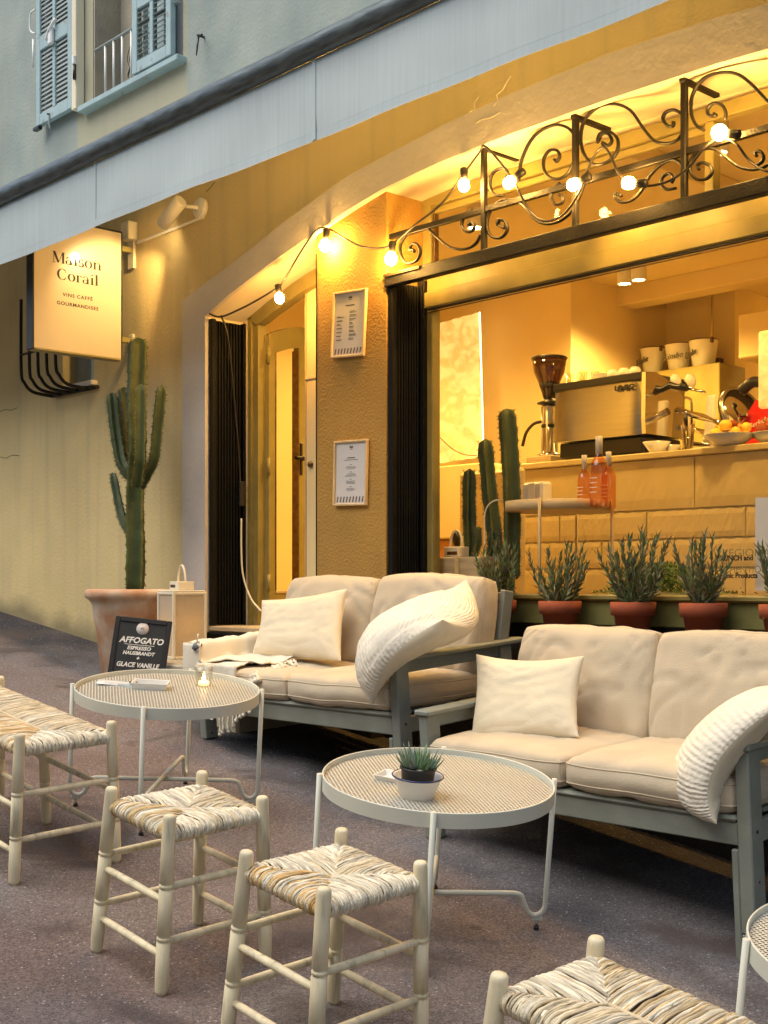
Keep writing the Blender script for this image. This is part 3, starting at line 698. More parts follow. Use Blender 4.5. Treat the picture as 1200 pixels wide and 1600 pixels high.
def hem(u, v):
    q = val(u, .90 + v * .105); return (q[0], q[1] - .0045, q[2])
mb = MB(); mb.grid(hem, 160, 2); mb.build('hem', 'fabric', aw)
mb = MB(); mb.grid(lambda u, v: (-8 + 16.5 * u, .03 + v * .86, .02 + v * .26 - .03 * math.sin(v * math.pi)), 40, 6); mb.build('canopy', 'fabric', aw)
for sx in (490,):
    p = W(sx, 150, -.9); MB().box(p.x - .012, p.x + .012, .0, .0035, -.395, -.05).build('seam', 'fabric', aw)
p = W(148, 300, -.9); MB().box(p.x - .010, p.x + .010, .0, .0035, -.395, -.05).build('seam', 'fabric', aw)
mb = MB(); mb.box(-8, 8.5, .80, .90, .23, .36, .02); mb.build('cassette', 'bar', aw)
for x in (-2.0, 3.5):
    MB().tube([(x, .05, .0), (x + .25, .45, .03), (x + .05, .86, .2)], .02, 8).build('folding_arm', 'lampwhite', aw)

# ------------------------------------------------------------------ hanging sign
def letter_strokes():
    # each glyph: list of (points, widths); em height 1, x height .68
    T, H = .17, .045
    def bar(x0, y0, x1, y1, w): return ([(x0, y0), (x1, y1)], [w, w])
    def arc(cx, cy, rx, ry, a0, a1, wmin, wmax, n=18):
        pts = []; ws = []
        for i in range(n + 1):
            a = R(a0 + (a1 - a0) * i / n); pts.append((cx + rx * math.cos(a), cy + ry * math.sin(a)))
            ws.append(wmin + (wmax - wmin) * abs(math.cos(a)) ** 1.5)
        return (pts, ws)
    g = {}
    g['M'] = (1.02, [bar(.14, 0, .14, 1, H), ([(.16, 1), (.50, .04)], [T * 1.1, T * 1.0]), ([(.50, .04), (.82, .98)], [H, H]), bar(.86, 0, .86, 1, T),
                     bar(.02, .02, .28, .02, H), bar(.72, .02, 1.0, .02, H), bar(.04, .98, .2, .98, H), bar(.82, .98, 1.0, .98, H)])
    g['a'] = (.62, [bar(.44, 0, .44, .48, T), arc(.27, .47, .17, .20, 10, 170, H, .10), arc(.23, .19, .15, .17, 60, 330, H, T * .8), bar(.40, .03, .58, .03, H)])
    g['i'] = (.36, [bar(.19, 0, .19, .66, T), bar(.04, .02, .34, .02, H), bar(.05, .65, .2, .65, H), ([(.19, .84), (.19, .95)], [.16, .16])])
    g['s'] = (.50, [arc(.25, .49, .15, .17, 20, 250, .08, .12), arc(.25, .19, .17, .18, 70, -160, .10, .15)])
    g['o'] = (.66, [arc(.33, .34, .23, .33, 0, 360, H, T)])
    g['n'] = (.74, [bar(.17, 0, .17, .66, T), arc(.37, .44, .18, .21, 175, 5, H, .12), bar(.56, 0, .56, .46, T), bar(.03, .02, .31, .02, H), bar(.43, .02, .71, .02, H), bar(.03, .65, .17, .65, H)])
    g['C'] = (.86, [arc(.46, .5, .33, .49, 48, 312, H, T * 1.1), bar(.72, .66, .72, .92, H), bar(.72, .12, .72, .3, H)])
    g['r'] = (.52, [bar(.17, 0, .17, .66, T), arc(.34, .44, .16, .20, 170, 40, H, .10), ([(.42, .52), (.43, .60)], [.13, .12]), bar(.03, .02, .31, .02, H), bar(.03, .65, .17, .65, H)])
    g['l'] = (.36, [bar(.19, 0, .19, 1.0, T), bar(.04, .02, .34, .02, H), bar(.05, .99, .2, .99, H)])
    return g
GL = letter_strokes()
def serif_word(name, word, size, m, parent, mtx, center=True):
    tot = sum(GL[c][0] for c in word); x = -tot / 2 if center else 0
    mb = MB()
    for c in word:
        adv, strokes = GL[c]
        for pts, ws in strokes:
            P = [Vector((px + x, py)) for px, py in pts]; vs = []; cl = (P[0] - P[-1]).length < 1e-4
            for i, p in enumerate(P):
                t = (P[min(i + 1, len(P) - 1)] - P[max(i - 1, 0)])
                if cl and i in (0, len(P) - 1): t = P[1] - P[-2]
                t.normalize(); nrm = Vector((-t.y, t.x)) * ws[i] / 2
                for s in (1, -1): q = p + nrm * s; vs.append((q.x * size, q.y * size, 0))
            mb.add(vs, [(2 * i, 2 * i + 1, 2 * i + 3, 2 * i + 2) for i in range(len(P) - 1)])
        x += adv
    for i, v in enumerate(mb.v): mb.v[i] = (v[0], v[1], .0005 + (i % 7) * .00001)
    mb.xf(mtx); return mb.build(name, m, parent, fix=False)

M['signface'] = mat('sign_face', (.62, .52, .36), .35, var=.02, coat=1.)
sign = thing('hanging_sign', 'square cream shop sign in a dark frame hanging under the awning edge', 'sign', (-2.33, -.10, 3.0))
def sbx(n, m, x0, x1, y0, y1, z0, z1, b=.002): return MB().box(x0, x1, y0, y1, z0, z1, b).build(n, m, sign)
SW_, SH_ = .616, .812
sbx('face_panel', 'signface', -.070, -.004, -SW_ + .008, -.008, .008, SH_ - .008, .001)
sbx('frame', 'greyblue_frame' if 'greyblue_frame' in M else 'board', -.080, .0, -SW_ - .004, -SW_ + .007, .0, SH_)
sbx('frame', 'board', -.080, .0, -.007, .0, .0, SH_)
sbx('frame', 'olive', -.080, .0, -SW_ + .008, -.008, -.004, .007)
sbx('frame', 'board', -.080, .0, -SW_ + .008, -.008, SH_ - .007, SH_ + .004)
def sm_(y, z): return frame_mtx((-.0035, y + .10, z - 3.0), (0, 1, 0), (0, 0, 1))
sc = Matrix.Diagonal((1, .78, 1, 1))
serif_word('lettering', 'Maison', .088, 'ink', sign, sm_(-.419, 3.542) @ sc)
serif_word('lettering', 'Corail', .086, 'ink', sign, sm_(-.415, 3.443) @ sc)
text('lettering', 'VINS CAFF\u00c8', .030, 'ink', sign, sm_(-.415, 3.345), space=1.18, sx=1.15, bold=.0006)
text('lettering', 'GOURMANDISES', .030, 'ink', sign, sm_(-.415, 3.290), space=1.15, sx=1.15, bold=.0006)
for z in (.12, .70):
    sbx('bracket', 'olive', -.055, -.025, .0, .098, z, z + .035, .003)
sbx('wall_plate', 'cream', -.075, -.005, .082, .100, .60, .84, .003)
sbx('wall_plate', 'cream', -.065, -.015, .082, .100, .08, .18, .003)
# junction box, conduit and spotlight
jb = thing('junction_box', 'small plaster-coloured electrical box above the sign bracket', 'junction box', tuple(W(203, 380, 0)))
MB().box(0, .10, -.07, .0, .0, .115, .006).build('box', 'cream', jb)
cd = thing('cable_conduit', 'thin pale cable duct rising from the box to the wall spotlight', 'conduit', (0, 0, 0))
a, b_ = W(215, 379, -.012), W(318, 339, -.012)
MB().tube([a, b_], .011, 4).build('duct', 'lampwhite', cd)
spl = thing('wall_spotlight', 'cream cylinder spotlight on a round wall plate beside the sign', 'spotlight', tuple(W(316, 326, 0)))
MB().lathe([(0, -.0), (.062, -.0), (.062, -.022), (.055, -.03), (0, -.03)], (0, 0, 0), 24, Matrix.Rotation(R(-90), 4, 'X')).build('wall_plate', 'lampwhite', spl)
MB().tube([(0, -.03, 0), (-.06, -.10, .01)], .012, 8).build('arm', 'lampwhite', spl)
sd_ = Vector((-.84, -.07, -.52)).normalized()
c0 = Vector((-.03, -.13, .03)); c1 = c0 + sd_ * .21
mb = MB(); mb.tube([c0, c0 + sd_ * .004, c1], [.036, .042, .042], 20); mb.build('lamp_body', 'lampwhite', spl)
mb = MB(); mb.tube([c1 + sd_ * .001, c1 + sd_ * .002], [.036, .036], 20); mb.build('lens', 'spotlit', spl)
li = bpy.data.lights.new('spot', 'SPOT'); li.energy = 17; li.spot_size = R(75); li.spot_blend = .5; li.color = (1, .66, .26); li.shadow_soft_size = .03
lo = bpy.data.objects.new('spotlight_beam', li); COL.objects.link(lo); lo.parent = spl; lo.location = c1 + sd_ * .01
lo.rotation_euler = (-sd_).to_track_quat('Z', 'Y').to_euler()

# ------------------------------------------------------------------ iron scrollwork over the window
ir = thing('iron_scrollwork', 'black wrought iron railing with scrolls above the shop window', 'railing', (0, 0, 0))
IY = .025
def ip(x, y): return W(x, y, IY)
def z4(pts): return [(600 + x / 2, 100 + y / 2) for x, y in pts]
def z7(pts): return [(600 + x / 7.5, 300 + y / 7.5) for x, y in pts]
b0, b1 = ip(610, 364), ip(1200, 190); MB().box(b0.x, XR, IY - .012, IY + .012, 3.325, 3.352, .002).build('top_bar', 'black', ir)
for (px, py) in ((757, 226), (900, 170), (1070, 127)):
    p = ip(px, py); x = p.x
    MB().box(x - .012, x + .012, IY - .016, IY + .010, 3.150, 3.640, .002).build('upright', 'black', ir)
    MB().box(x - .014, x + .014, IY - .022, .26, 3.618, 3.640, .003).build('stay', 'black', ir)
    MB().box(x - .022, x + .022, IY - .03, IY + .02, 3.641, 3.650, .003).build('cap', 'black', ir)
SCR = [z7([(345, 705), (358, 690), (335, 672), (305, 680), (315, 630), (350, 602), (400, 625), (428, 700), (395, 790), (330, 832), (250, 825), (200, 740), (188, 640), (220, 560), (300, 455), (380, 412), (450, 405), (520, 432), (620, 525), (720, 610), (800, 655), (900, 672), (1000, 655), (1080, 600), (1135, 505)]),
    z7([(985, 385), (1010, 385), (1012, 358), (1040, 365), (1058, 410), (1030, 458), (985, 470), (940, 448), (912, 395), (925, 320), (970, 245), (1035, 212)]),
    z4([(360, 505), (378, 512), (378, 492), (362, 487), (355, 503), (358, 486), (380, 495), (385, 520), (365, 543), (335, 538), (322, 505), (332, 460), (365, 428), (405, 425), (440, 448), (475, 488), (512, 500), (555, 488), (590, 455), (610, 415), (628, 365)]),
    z4([(385, 362), (378, 368), (385, 348), (380, 328), (358, 328), (336, 348), (332, 385), (348, 408), (375, 412)]),
    z4([(420, 365), (432, 295), (470, 225), (530, 192), (575, 200), (600, 230)]),
    z4([(532, 298), (540, 305), (549, 287), (540, 270), (518, 270), (500, 295), (500, 330), (520, 355), (550, 358), (580, 335), (600, 285)]),
    z4([(545, 408), (560, 415), (555, 435), (535, 438), (523, 418), (528, 392), (550, 372)]),
    z4([(690, 262), (682, 245), (700, 255), (712, 240), (700, 218), (678, 222), (668, 245), (675, 218), (705, 212), (730, 235), (728, 275), (700, 305), (660, 315), (630, 290), (615, 240), (625, 180), (665, 137), (720, 125), (770, 145), (810, 200), (845, 240), (885, 248), (920, 235), (938, 205)]),
    z4([(905, 180), (902, 195), (885, 192), (872, 172), (880, 152), (905, 143), (930, 155)]),
    z4([(735, 405), (742, 412), (725, 405), (725, 422), (745, 432), (775, 425), (805, 395), (830, 350), (865, 315), (900, 300), (925, 308), (940, 330)]),
    z4([(898, 372), (905, 355), (890, 342), (870, 355), (868, 378), (885, 392), (912, 388)]),
    z4([(1030, 155), (1038, 162), (1015, 160), (1012, 140), (1030, 122), (1055, 128), (1068, 150), (1066, 175)]),
    z4([(1000, 207), (975, 190), (960, 150), (965, 95), (1000, 45), (1050, 27), (1100, 30), (1145, 60), (1200, 118), (1260, 180)]),
    z4([(985, 330), (978, 318), (995, 308), (1018, 318), (1025, 340), (1005, 360), (975, 358), (956, 330), (965, 290), (1000, 266), (1040, 268), (1080, 300), (1120, 325), (1170, 328), (1230, 300)]),
    z4([(1165, 288), (1160, 278), (1172, 272), (1185, 285), (1182, 305), (1160, 320)])]
for s_ in SCR:
    pts = spline([ip(*p) for p in s_], 4); n = len(pts)
    MB().tube(pts, .0065, 6, flat=1.6, up=Vector((0, 1, 0))).build('scroll', 'black', ir)

# ------------------------------------------------------------------ festoon lights
sg = thing('string_lights', 'black festoon cable with lit round bulbs looped through the ironwork', 'string lights', (0, 0, 0))
CB = [(327, 490), (345, 495), (375, 483), (400, 470), (425, 455), (440, 444), (460, 410), (480, 378), (497, 358), (515, 358), (535, 370), (565, 385), (600, 387), (625, 372), (650, 350), (690, 318), (722, 275), (748, 240), (757, 228), (780, 252), (805, 288), (825, 325), (850, 345), (880, 335), (905, 300), (925, 250), (942, 230), (955, 245), (970, 275), (1000, 290), (1040, 285), (1075, 262), (1100, 232), (1125, 215), (1150, 225), (1170, 250), (1200, 268), (1240, 262)]
cpts = spline([W(x, y, -.035 + (.02 if i % 2 else 0)) for i, (x, y) in enumerate(CB)], 5)
MB().tube(cpts, .0055, 6).build('cable', 'cable', sg)
for (px, py, dx, dz) in ((508, 384, 0, -1), (611, 405, 0, -1), (437, 467, .35, -1), (725, 291, .1, -1), (795, 286, -.5, -.3), (895, 289, -.7, -.2), (981, 286, -.9, .2), (1124, 207, -.9, .3)):
    c = W(px, py, -.045); d = Vector((dx, -.12, dz)).normalized()
    sk = MB().tube([c - d * .092, c - d * .085, c - d * .05, c - d * .03], [.010, .020, .017, .014], 12).build('socket', 'cable', sg)
    mb = MB(); rr = .031 if px in (508, 611, 1124) else .026
    mb.sphere(c, rr, 16); mb.tube([c - d * .034, c - d * .018], [.013, .024], 12, cap=False)
    mb.build('bulb', 'bulb', sg)
ec = thing('door_cable', 'loose black and white cable hanging down the left door jamb', 'cable', (0, 0, 0))
MB().tube(spline([W(345, 493, .03), W(355, 520, .06), W(362, 580, .12), W(368, 650, .17), W(374, 720, .20), W(376, 790, .2)], 6), .006, 6).build('black_cable', 'cable', ec)
MB().box(-1.497, -1.475, .19, .235, 2.05, 2.20, .005).build('plug', 'cable', ec)
MB().tube(spline([W(377, 810, .2), W(377, 860, .2), W(380, 900, .2), W(392, 935, .2), W(408, 955, .15)], 6), .006, 6).build('white_cable', 'wcable', ec)

# ------------------------------------------------------------------ framed menus on the pillar
def menu(px0, py0, w, h, roll, lines, label):
    p = W(px0, py0, .010); t = thing('menu_frame', label, 'menu frame', tuple(p), (0, R(roll), 0), 'framed menus on the ochre pillar')
    f = .011
    MB().box(0, f, -.018, 0, -h, 0, .002).build('frame', 'oak', t); MB().box(w - f, w, -.018, 0, -h, 0, .002).build('frame', 'oak', t)
    MB().box(f, w - f, -.018, 0, -f, 0, .002).build('frame', 'oak', t); MB().box(f, w - f, -.018, 0, -h, -h + f, .002).build('frame', 'oak', t)
    MB().box(f, w - f, -.006, -.001, -h + f, -f).build('paper', 'paper', t)
    mb = MB()
    def ln(x0, x1, z, th): mb.box(x0, x1, -.0068, -.0062, z - th, z)
    ln(w / 2 - .014, w / 2 + .014, -.030, .010); ln(w / 2 - .010, w / 2 + .010, -.044, .004)
    random.seed(int(px0 + py0))
    if lines == 2:
        ln(w / 2 - .035, w / 2 + .035, -.072, .006)
        for k in range(8):
            z = -.105 - k * .020
            for c in (.055, .155):
                if c == .155 or k > 0:
                    ln(c - .025, c + random.uniform(.0, .03), z - .004 * (c < .1), .003); ln(c - .025, c + random.uniform(.005, .035), z - .007, .002)
    else:
        ln(w / 2 - .03, w / 2 + .03, -.088, .005); ln(w / 2 - .052, w / 2 + .052, -.100, .003)
        for k in range(4):
            z = -.125 - k * .038
            ln(w / 2 - .008, w / 2 + .008, z, .003)
            for q in range(3): 
                l = random.uniform(.02, .05); ln(w / 2 - l, w / 2 + l, z - .010 - q * .006, .0018)
    mb.build('print_lines', 'greyink', t)
    mb = MB()
    for k in range(9):
        x = .022 + k * (w - .040) / 9
        mb.add([(x, -.0066, -h + .018), (x + .009, -.0066, -h + .018), (x + .016, -.0066, -h + .048), (x + .007, -.0066, -h + .048)], [(0, 1, 2, 3)])
    mb.build('stripes', 'brass', t)
    return t
menu(524, 458, .262, .345, 4.0, 2, 'upper slightly crooked menu in pale wood frame on ochre pillar')
menu(525, 690, .262, .340, 1.8, 1, 'lower menu in pale wood frame on ochre pillar')

# ================================================================== CAFE INTERIOR
FZ = 1.335
room = thing('cafe_interior', 'warm lit cafe room seen through the window', 'room', (0, 0, 0)); room['kind'] = 'structure'; del room['category']
def rb(n, m, *a, **k): return MB().box(*a, **k).build(n, m, room)
rb('floor', 'floorw', -2.6, 4.4, .35, 6.5, FZ - .1, FZ)
rb('ceiling', 'roomceil', -2.6, 4.4, .35, 6.5, 3.84, 3.94)
rb('left_wall', 'roomwall', -2.7, -2.6, .35, 6.5, FZ, 3.9)
rb('right_wall', 'roomwall', 4.4, 4.5, .35, 6.5, FZ, 3.9)
rb('back_wall', 'roomwall', -2.6, -1.32, 3.0, 3.2, FZ, 3.84)
rb('side_wall', 'roomwall', -1.32, -1.22, 3.0, 4.2, FZ, 3.84)
rb('back_wall', 'roomwall', -1.22, -.60, 4.2, 4.3, FZ, 3.84)
rb('back_wall', 'roomwall', .55, 4.4, 4.2, 4.3, FZ, 3.84)
rb('far_wall', 'roomwall', -1.22, 1.2, 6.3, 6.5, FZ, 3.84)
rb('niche_side', 'roomwall', -.70, -.60, 4.3, 6.3, FZ, 3.84)
rb('niche_back', 'roomwall', .52, .62, 4.3, 6.3, FZ, 3.84)
rb('ceiling_beam', 'roomceil', -2.6, 4.4, 3.55, 3.75, 3.70, 3.84, bev=.004)
rb('ceiling_beam', 'roomceil', .62, .84, .5, 4.2, 3.745, 3.838, bev=.004)
rb('door_side_wall', 'roomwall', -.545, -.06, .302, .42, FZ, 3.84)
rb('lintel_inside', 'roomceil', -1.5, 4.4, .345, .46, 3.61, 3.84)
# ceiling lamps
def ceil_lamp(px, py, z, name='ceiling_spot', label=''):
    d = ray(px, py); t = (z - 1.6) / d.z; p = CAMP + d * t
    o = thing(name, label, 'ceiling lamp', (p.x, p.y, z), group='white cylinder ceiling spots')
    MB().lathe([(0, .17), (.052, .17), (.052, .0), (.044, 0), (.044, .02)], (0, 0, 0), 20).build('cylinder', 'lampwhite', o)
    MB().lathe([(0, .012), (.043, .012)], (0, 0, 0), 20).build('lens', 'spotlit', o)
    li = bpy.data.lights.new('s', 'SPOT'); li.energy = 85; li.spot_size = R(150); li.spot_blend = .8; li.color = (1, .60, .15); li.shadow_soft_size = .05
    l = bpy.data.objects.new('ceiling_spot_beam', li); COL.objects.link(l); l.parent = o; l.location = (0, 0, -.01)
    return p
p1 = ceil_lamp(976, 444, 3.67, label='left one of two white cylinder spots on the cafe ceiling')
p2 = ceil_lamp(998, 438, 3.67, label='right one of two white cylinder spots on the cafe ceiling')
def down(px, py, lab):
    d = ray(px, py); t = (3.838 - 1.6) / d.z; p = CAMP + d * t
    o = thing('recessed_light', lab, 'ceiling lamp', (p.x, p.y, 3.838))
    MB().lathe([(0, -.004), (.055, -.004), (.065, -.001), (.065, 0)], (0, 0, 0), 20).build('disc', 'softdisc', o)
    return p, o
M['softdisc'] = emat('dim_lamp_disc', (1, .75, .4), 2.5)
p, o = down(932, 453, 'flat round lamp set into the cafe ceiling beside the cylinder spots')
# invented extra spots of the same kind, added to brighten the room
for li_, (x, y, e) in enumerate(((-.4, 1.1, 62), (1.3, 1.0, 60), (2.6, 2.6, 60), (-1.7, 1.6, 62), (.3, 5.2, 34))):
    o = thing('ceiling_spot', ('added fill spot on the ceiling above the grinder side of the counter', 'added fill spot on the ceiling between window and espresso machine', 'added fill spot on the ceiling above the fruit end of the bar', 'added fill spot on the ceiling near the glowing paper', 'x')[li_], 'ceiling lamp', (x, y, 3.67), group='white cylinder ceiling spots')
    if y > 5: o['label'] = 'added fill spot in the back room behind the enamel buckets'
    MB().lathe([(0, .17), (.052, .17), (.052, .0), (.044, 0), (.044, .02)], (0, 0, 0), 16).build('cylinder', 'lampwhite', o)
    MB().lathe([(0, .012), (.043, .012)], (0, 0, 0), 16).build('lens', 'spotlit', o)
    li = bpy.data.lights.new('s', 'SPOT'); li.energy = e; li.spot_size = R(160); li.spot_blend = .8; li.color = (1, .60, .15); li.shadow_soft_size = .08
    l = bpy.data.objects.new('ceiling_spot_beam', li); COL.objects.link(l); l.parent = o; l.location = (0, 0, -.01)

# backlit paper hanging on the back wall
sc_ = thing('backlit_paper_hanging', 'glowing crumpled paper hanging on the back wall left of the grinder', 'wall hanging', (0, 0, 0))
a, b_, c_, d_ = W(684, 506, 2.55), W(748, 488, 2.75), W(754, 714, 2.75), W(684, 724, 2.55)
random.seed(5)
def sf(u, v):
    p = (a * (1 - u) + b_ * u) * (1 - v) + (d_ * (1 - u) + c_ * u) * v
    q = noise.noise(Vector((u * 4, v * 7, 1))) * .03 + noise.noise(Vector((u * 11, v * 19, 3))) * .012
    return (p.x, p.y + q, p.z)
MB().grid(sf, 24, 50).build('paper', 'screen', sc_)
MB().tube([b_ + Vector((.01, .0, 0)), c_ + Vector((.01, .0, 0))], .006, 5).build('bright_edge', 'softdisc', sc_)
MB().tube(spline([W(684, 680, 2.5), W(705, 700, 2.52), W(725, 710, 2.6), W(745, 712, 2.7)], 5), .004, 5).build('wire', 'brass', sc_)

# low cream cupboard and terracotta wall patch at far left
lc = thing('cream_cupboard', 'plain cream cupboard under the glowing paper hanging', 'cupboard', (0, 0, 0))
p = W(686, 722, 2.1); MB().box(-2.3, W(757, 740, 2.1).x, 2.1, 2.5, 1.90, 2.42, .01).build('body', 'roomwall', lc)
MB().box(-2.3, W(757, 740, 2.1).x - .05, 2.15, 2.5, FZ, 1.895, .01).build('base', 'terrac', lc)
gp = thing('grey_panel', 'tall beige display panel behind the window cacti', 'panel', (0, 0, 0))
a = W(715, 738, 1.0); b_ = W(815, 738, 1.0)
MB().box(a.x, b_.x, 1.0, 1.05, FZ, a.z, .02).build('board', 'tile', gp)

# counter ---------------------------------------------------------------
CY = 1.5
ct = thing('counter', 'long cream tiled bar counter with pale top', 'counter', (0, CY, FZ))
cxl, cxr = W(812, 725, CY).x, 4.38
ctop = W(1000, 709, CY).z
MB().box(cxl - .01, cxr, -.02, .75, ctop - FZ - .035, ctop - FZ, .005).build('counter_top', 'tile', ct)
MB().box(cxl, cxr, .012, .70, 0, ctop - FZ - .036).build('carcass', 'tile', ct)
zj = [ctop - .036, 1.992, 1.832, 1.672, 1.512, FZ]
random.seed(11)
for r_ in range(5):
    z1, z0 = zj[r_], zj[r_ + 1]
    x = cxl; first = True
    while x < 3.0:
        w = .62 if r_ else 1.24
        if first and r_ % 2: w *= .5
        first = False
        # tile with softly scalloped lower edge
        mb = MB(); n = 10; x1 = min(x + w, 3.0) - .004
        def tf(u, v, x0=x, x1=x1, z0=z0, z1=z1, sc=(r_ > 0)):
            e = min(u, 1 - u, .5) ; ev = min(v, 1 - v)
            yy = .0 + (.0035 if (ev < .01 or e < .002) else 0) + random.uniform(-.0008, .0008)
            zz = z0 + .004 + (z1 - z0 - .008) * v
            if v > .98 and sc: zz -= .006 * abs(math.sin(u * 22))
            return (x0 + .002 + (x1 - x0 - .002) * u, yy, zz - FZ)
        mb.grid(tf, 44, 5, False)
        o = mb.build('tile', 'tile', ct)
        x += w

# espresso machine --------------------------------------------------------
em = thing('espresso_machine', 'large steel espresso machine on the bar with cups on top', 'espresso machine', (W(862, 600, CY + .05).x, CY + .06, ctop))
mx1 = W(1002, 600, CY + .06).x - em.location.x; mh = .475
MB().box(.015, mx1 - .02, .04, .42, .02, .115, .01).build('base', 'plastic', em)
for x in (.06, mx1 - .08):
    for y in (.08, .38): MB().lathe([(0, 0), (.02, 0), (.02, .02), (0, .02)], (x, y, 0), 10).build('foot', 'plastic', em)
mb = MB()          # back panel leaning outwards at the foot
mb.grid(lambda u, v: (mx1 * u, .012 - .022 * math.sin((1 - v) * 1.5) + .02 * (abs(u - .5) * 2) ** 6, .118 + v * (mh - .118 - .05)), 24, 16)
mb.build('back_panel', 'steel', em)
MB().box(0, mx1, .020, .43, .12, mh - .052, .004).build('body', 'steel', em)
MB().box(-.003, mx1 + .003, .0, .43, mh - .050, mh - .005, .006).build('top_rim', 'plastic', em)
t = text('lettering', 'UNIC', .042, 'plastic', em, frame_mtx((mx1 - .115, -.004, mh - .098), (1, 0, 0), (0, 0, 1)), bold=.002, sx=1.3, ext=.002)
# side cheek facing the service end
mb = MB(); pr_ = [(.0, .118), (-.006, .2), (.0, mh - .01), (.10, mh), (.30, mh - .06), (.37, mh - .12), (.36, .30), (.27, .28), (.25, .118)]
vs = [(mx1 + dx, y, z) for dx in (.004, .03) for (y, z) in pr_]; n = len(pr_)
mb.add(vs, [tuple(range(n)), tuple(range(n, 2 * n))] + [(i, (i + 1) % n, n + (i + 1) % n, n + i) for i in range(n)])
mb.build('side_cheek', 'chrome', em)
hx = mx1 + .03
eo = Vector(em.location)
def eW(px, py, y): return W(px, py, y) - eo
MB().tube([eW(1038, 600, 1.80), eW(1044, 601, 1.80), eW(1060, 605, 1.80), eW(1068, 603, 1.80), eW(1074, 609, 1.80)], [.017, .021, .017, .027, .014], 12).build('steam_handle', 'plastic', em)
MB().tube([eW(1072, 606, 1.80), eW(1102, 613, 1.80)], .008, 8).build('steam_rod', 'chrome', em)
MB().tube([eW(1058, 641, 1.82), eW(1078, 647, 1.82), eW(1100, 652, 1.82), eW(1114, 657, 1.82), eW(1134, 664, 1.82)], [.022, .019, .020, .012, .017], 12).build('portafilter', 'chrome', em)
MB().tube(spline([(hx - .02, .40, .36), (hx - .02, .47, .355), (hx - .02, .48, .28), (hx - .02, .45, .22)], 4), .008, 8).build('steam_wand', 'chrome', em)
for x in (.10, .32, .54):
    gh = MB().lathe([(0, .03), (.036, .03), (.036, -.03), (.025, -.045), (0, -.045)], (x, .50, .26), 16).build('group_head', 'chrome', em)
    pf = MB().tube([(x, .50, .215), (x, .56, .21), (x, .66, .20)], [.03, .012, .014], 10).build('portafilter', 'plastic', em)
MB().tube([(hx - .01, .40, .185), (hx + .0, .52, .175), (hx + .02, .62, .165)], [.018, .014, .02], 10).build('portafilter', 'chrome', em)
MB().box(-.0, mx1, .43, .60, .02, .07, .008).build('drip_tray', 'chrome', em)
# glassware and cups on top (things of their own, standing on the machine)
def lathe_thing(name, label, cat, prof, m, loc, n=16, grp=None, rot=(0, 0, 0)):
    o = MB().lathe(prof, (0, 0, 0), n).build(name, m); o.location = loc; o.rotation_euler = rot
    return tag(o, label, cat, grp)
ex, ey, ez = em.location; ez += mh - .004
gp_ = [(0, 0), (.022, 0), (.026, .07), (.024, .07), (.020, .004), (0, .004)]
proto = None
for i, x in enumerate((.03, .085, .14, .19)):
    if proto is None: proto = lathe_thing('water_glass', 'small clear glass upside down on the espresso machine', 'glass', gp_, 'thin', (ex + x, ey + .12, ez), 14, 'glasses on the espresso machine')
    else:
        c = proto.copy(); COL.objects.link(c); c.location = (ex + x + .01, ey + .10 + .05 * (i % 2), ez)
for k, (px_, lab) in enumerate(((925, 'stack of saucers on the espresso machine'),)):
    st = thing('saucer_stack', lab, 'saucers', (ex + .275, ey + .12, ez))
    for q in range(5): MB().lathe([(0, 0), (.03, 0), (.055, .006), (.055, .008), (0, .004)], (0, 0, q * .008), 20).build('saucer', 'ceramic', st)
cp = [(0, .05), (.024, .05), (.034, .035), (.040, 0), (.037, 0), (.03, .03), (0, .045)]
for q, (x, y) in enumerate(((.37, .10), (.45, .10), (.52, .11), (.33, .2), (.41, .2))):
    lathe_thing('coffee_cup', ('upturned cream cup next to the saucers on the espresso machine', 'middle upturned cream cup at the front edge of the espresso machine', 'upturned cream cup nearest the white jugs on the espresso machine', 'upturned cream cup in the back row behind the saucers', 'upturned cream cup in the back row behind the middle cups')[q], 'cup', cp, 'ceramic', (ex + x, ey + y, ez), 16, 'cups on the front row of the espresso machine' if y < .15 else 'cups on the back row of the espresso machine')
for i, q in enumerate((.50, .57)):
    o = MB().sphere((0, 0, 0), .036, 14, (1, 1, 1.25)).build('milk_pot', 'ceramic'); o.location = (ex + mx1 + .02 + i * .06, ey + .30 + i * .06, ez - .03)
    tag(o, ('left' if i == 0 else 'right') + ' one of two small cream jugs on the end of the espresso machine', 'jug')

# grinder -------------------------------------------------------------------
gx = W(845, 700, CY + .1).x
gr = thing('coffee_grinder', 'coffee grinder with smoked conical hopper beside the espresso machine', 'grinder', (gx, CY + .18, ctop + .05))
MB().box(-.10, .09, -.10, .12, -.05, .0, .004).build('wooden_base', 'woodbox', gr)
MB().lathe([(0, .0), (.075, .0), (.08, .012), (.06, .02), (.045, .03), (.040, .30), (.046, .32), (0, .32)], (0, 0, 0), 20).build('body', 'chrome', gr)
MB().lathe([(.048, .10), (.051, .11), (.048, .12)], (0, 0, .08), 20).build('collar', 'plastic', gr)
for k in range(4):
    w = k * math.pi / 2 + .4; MB().tube([(math.cos(w) * .047, math.sin(w) * .047, .03), (math.cos(w) * .047, math.sin(w) * .047, .31)], .007, 6).build('rod', 'lampwhite', gr)
MB().lathe([(0, .32), (.075, .325), (.075, .335), (.03, .35), (.035, .42), (0, .42)], (0, 0, 0), 20).build('dosing_ring', 'plastic', gr)
MB().lathe([(.038, .36), (.06, .44), (.095, .52), (.108, .60), (.104, .60), (.09, .52), (.056, .44), (.034, .36)], (0, 0, 0), 24).build('hopper', 'smoke', gr)
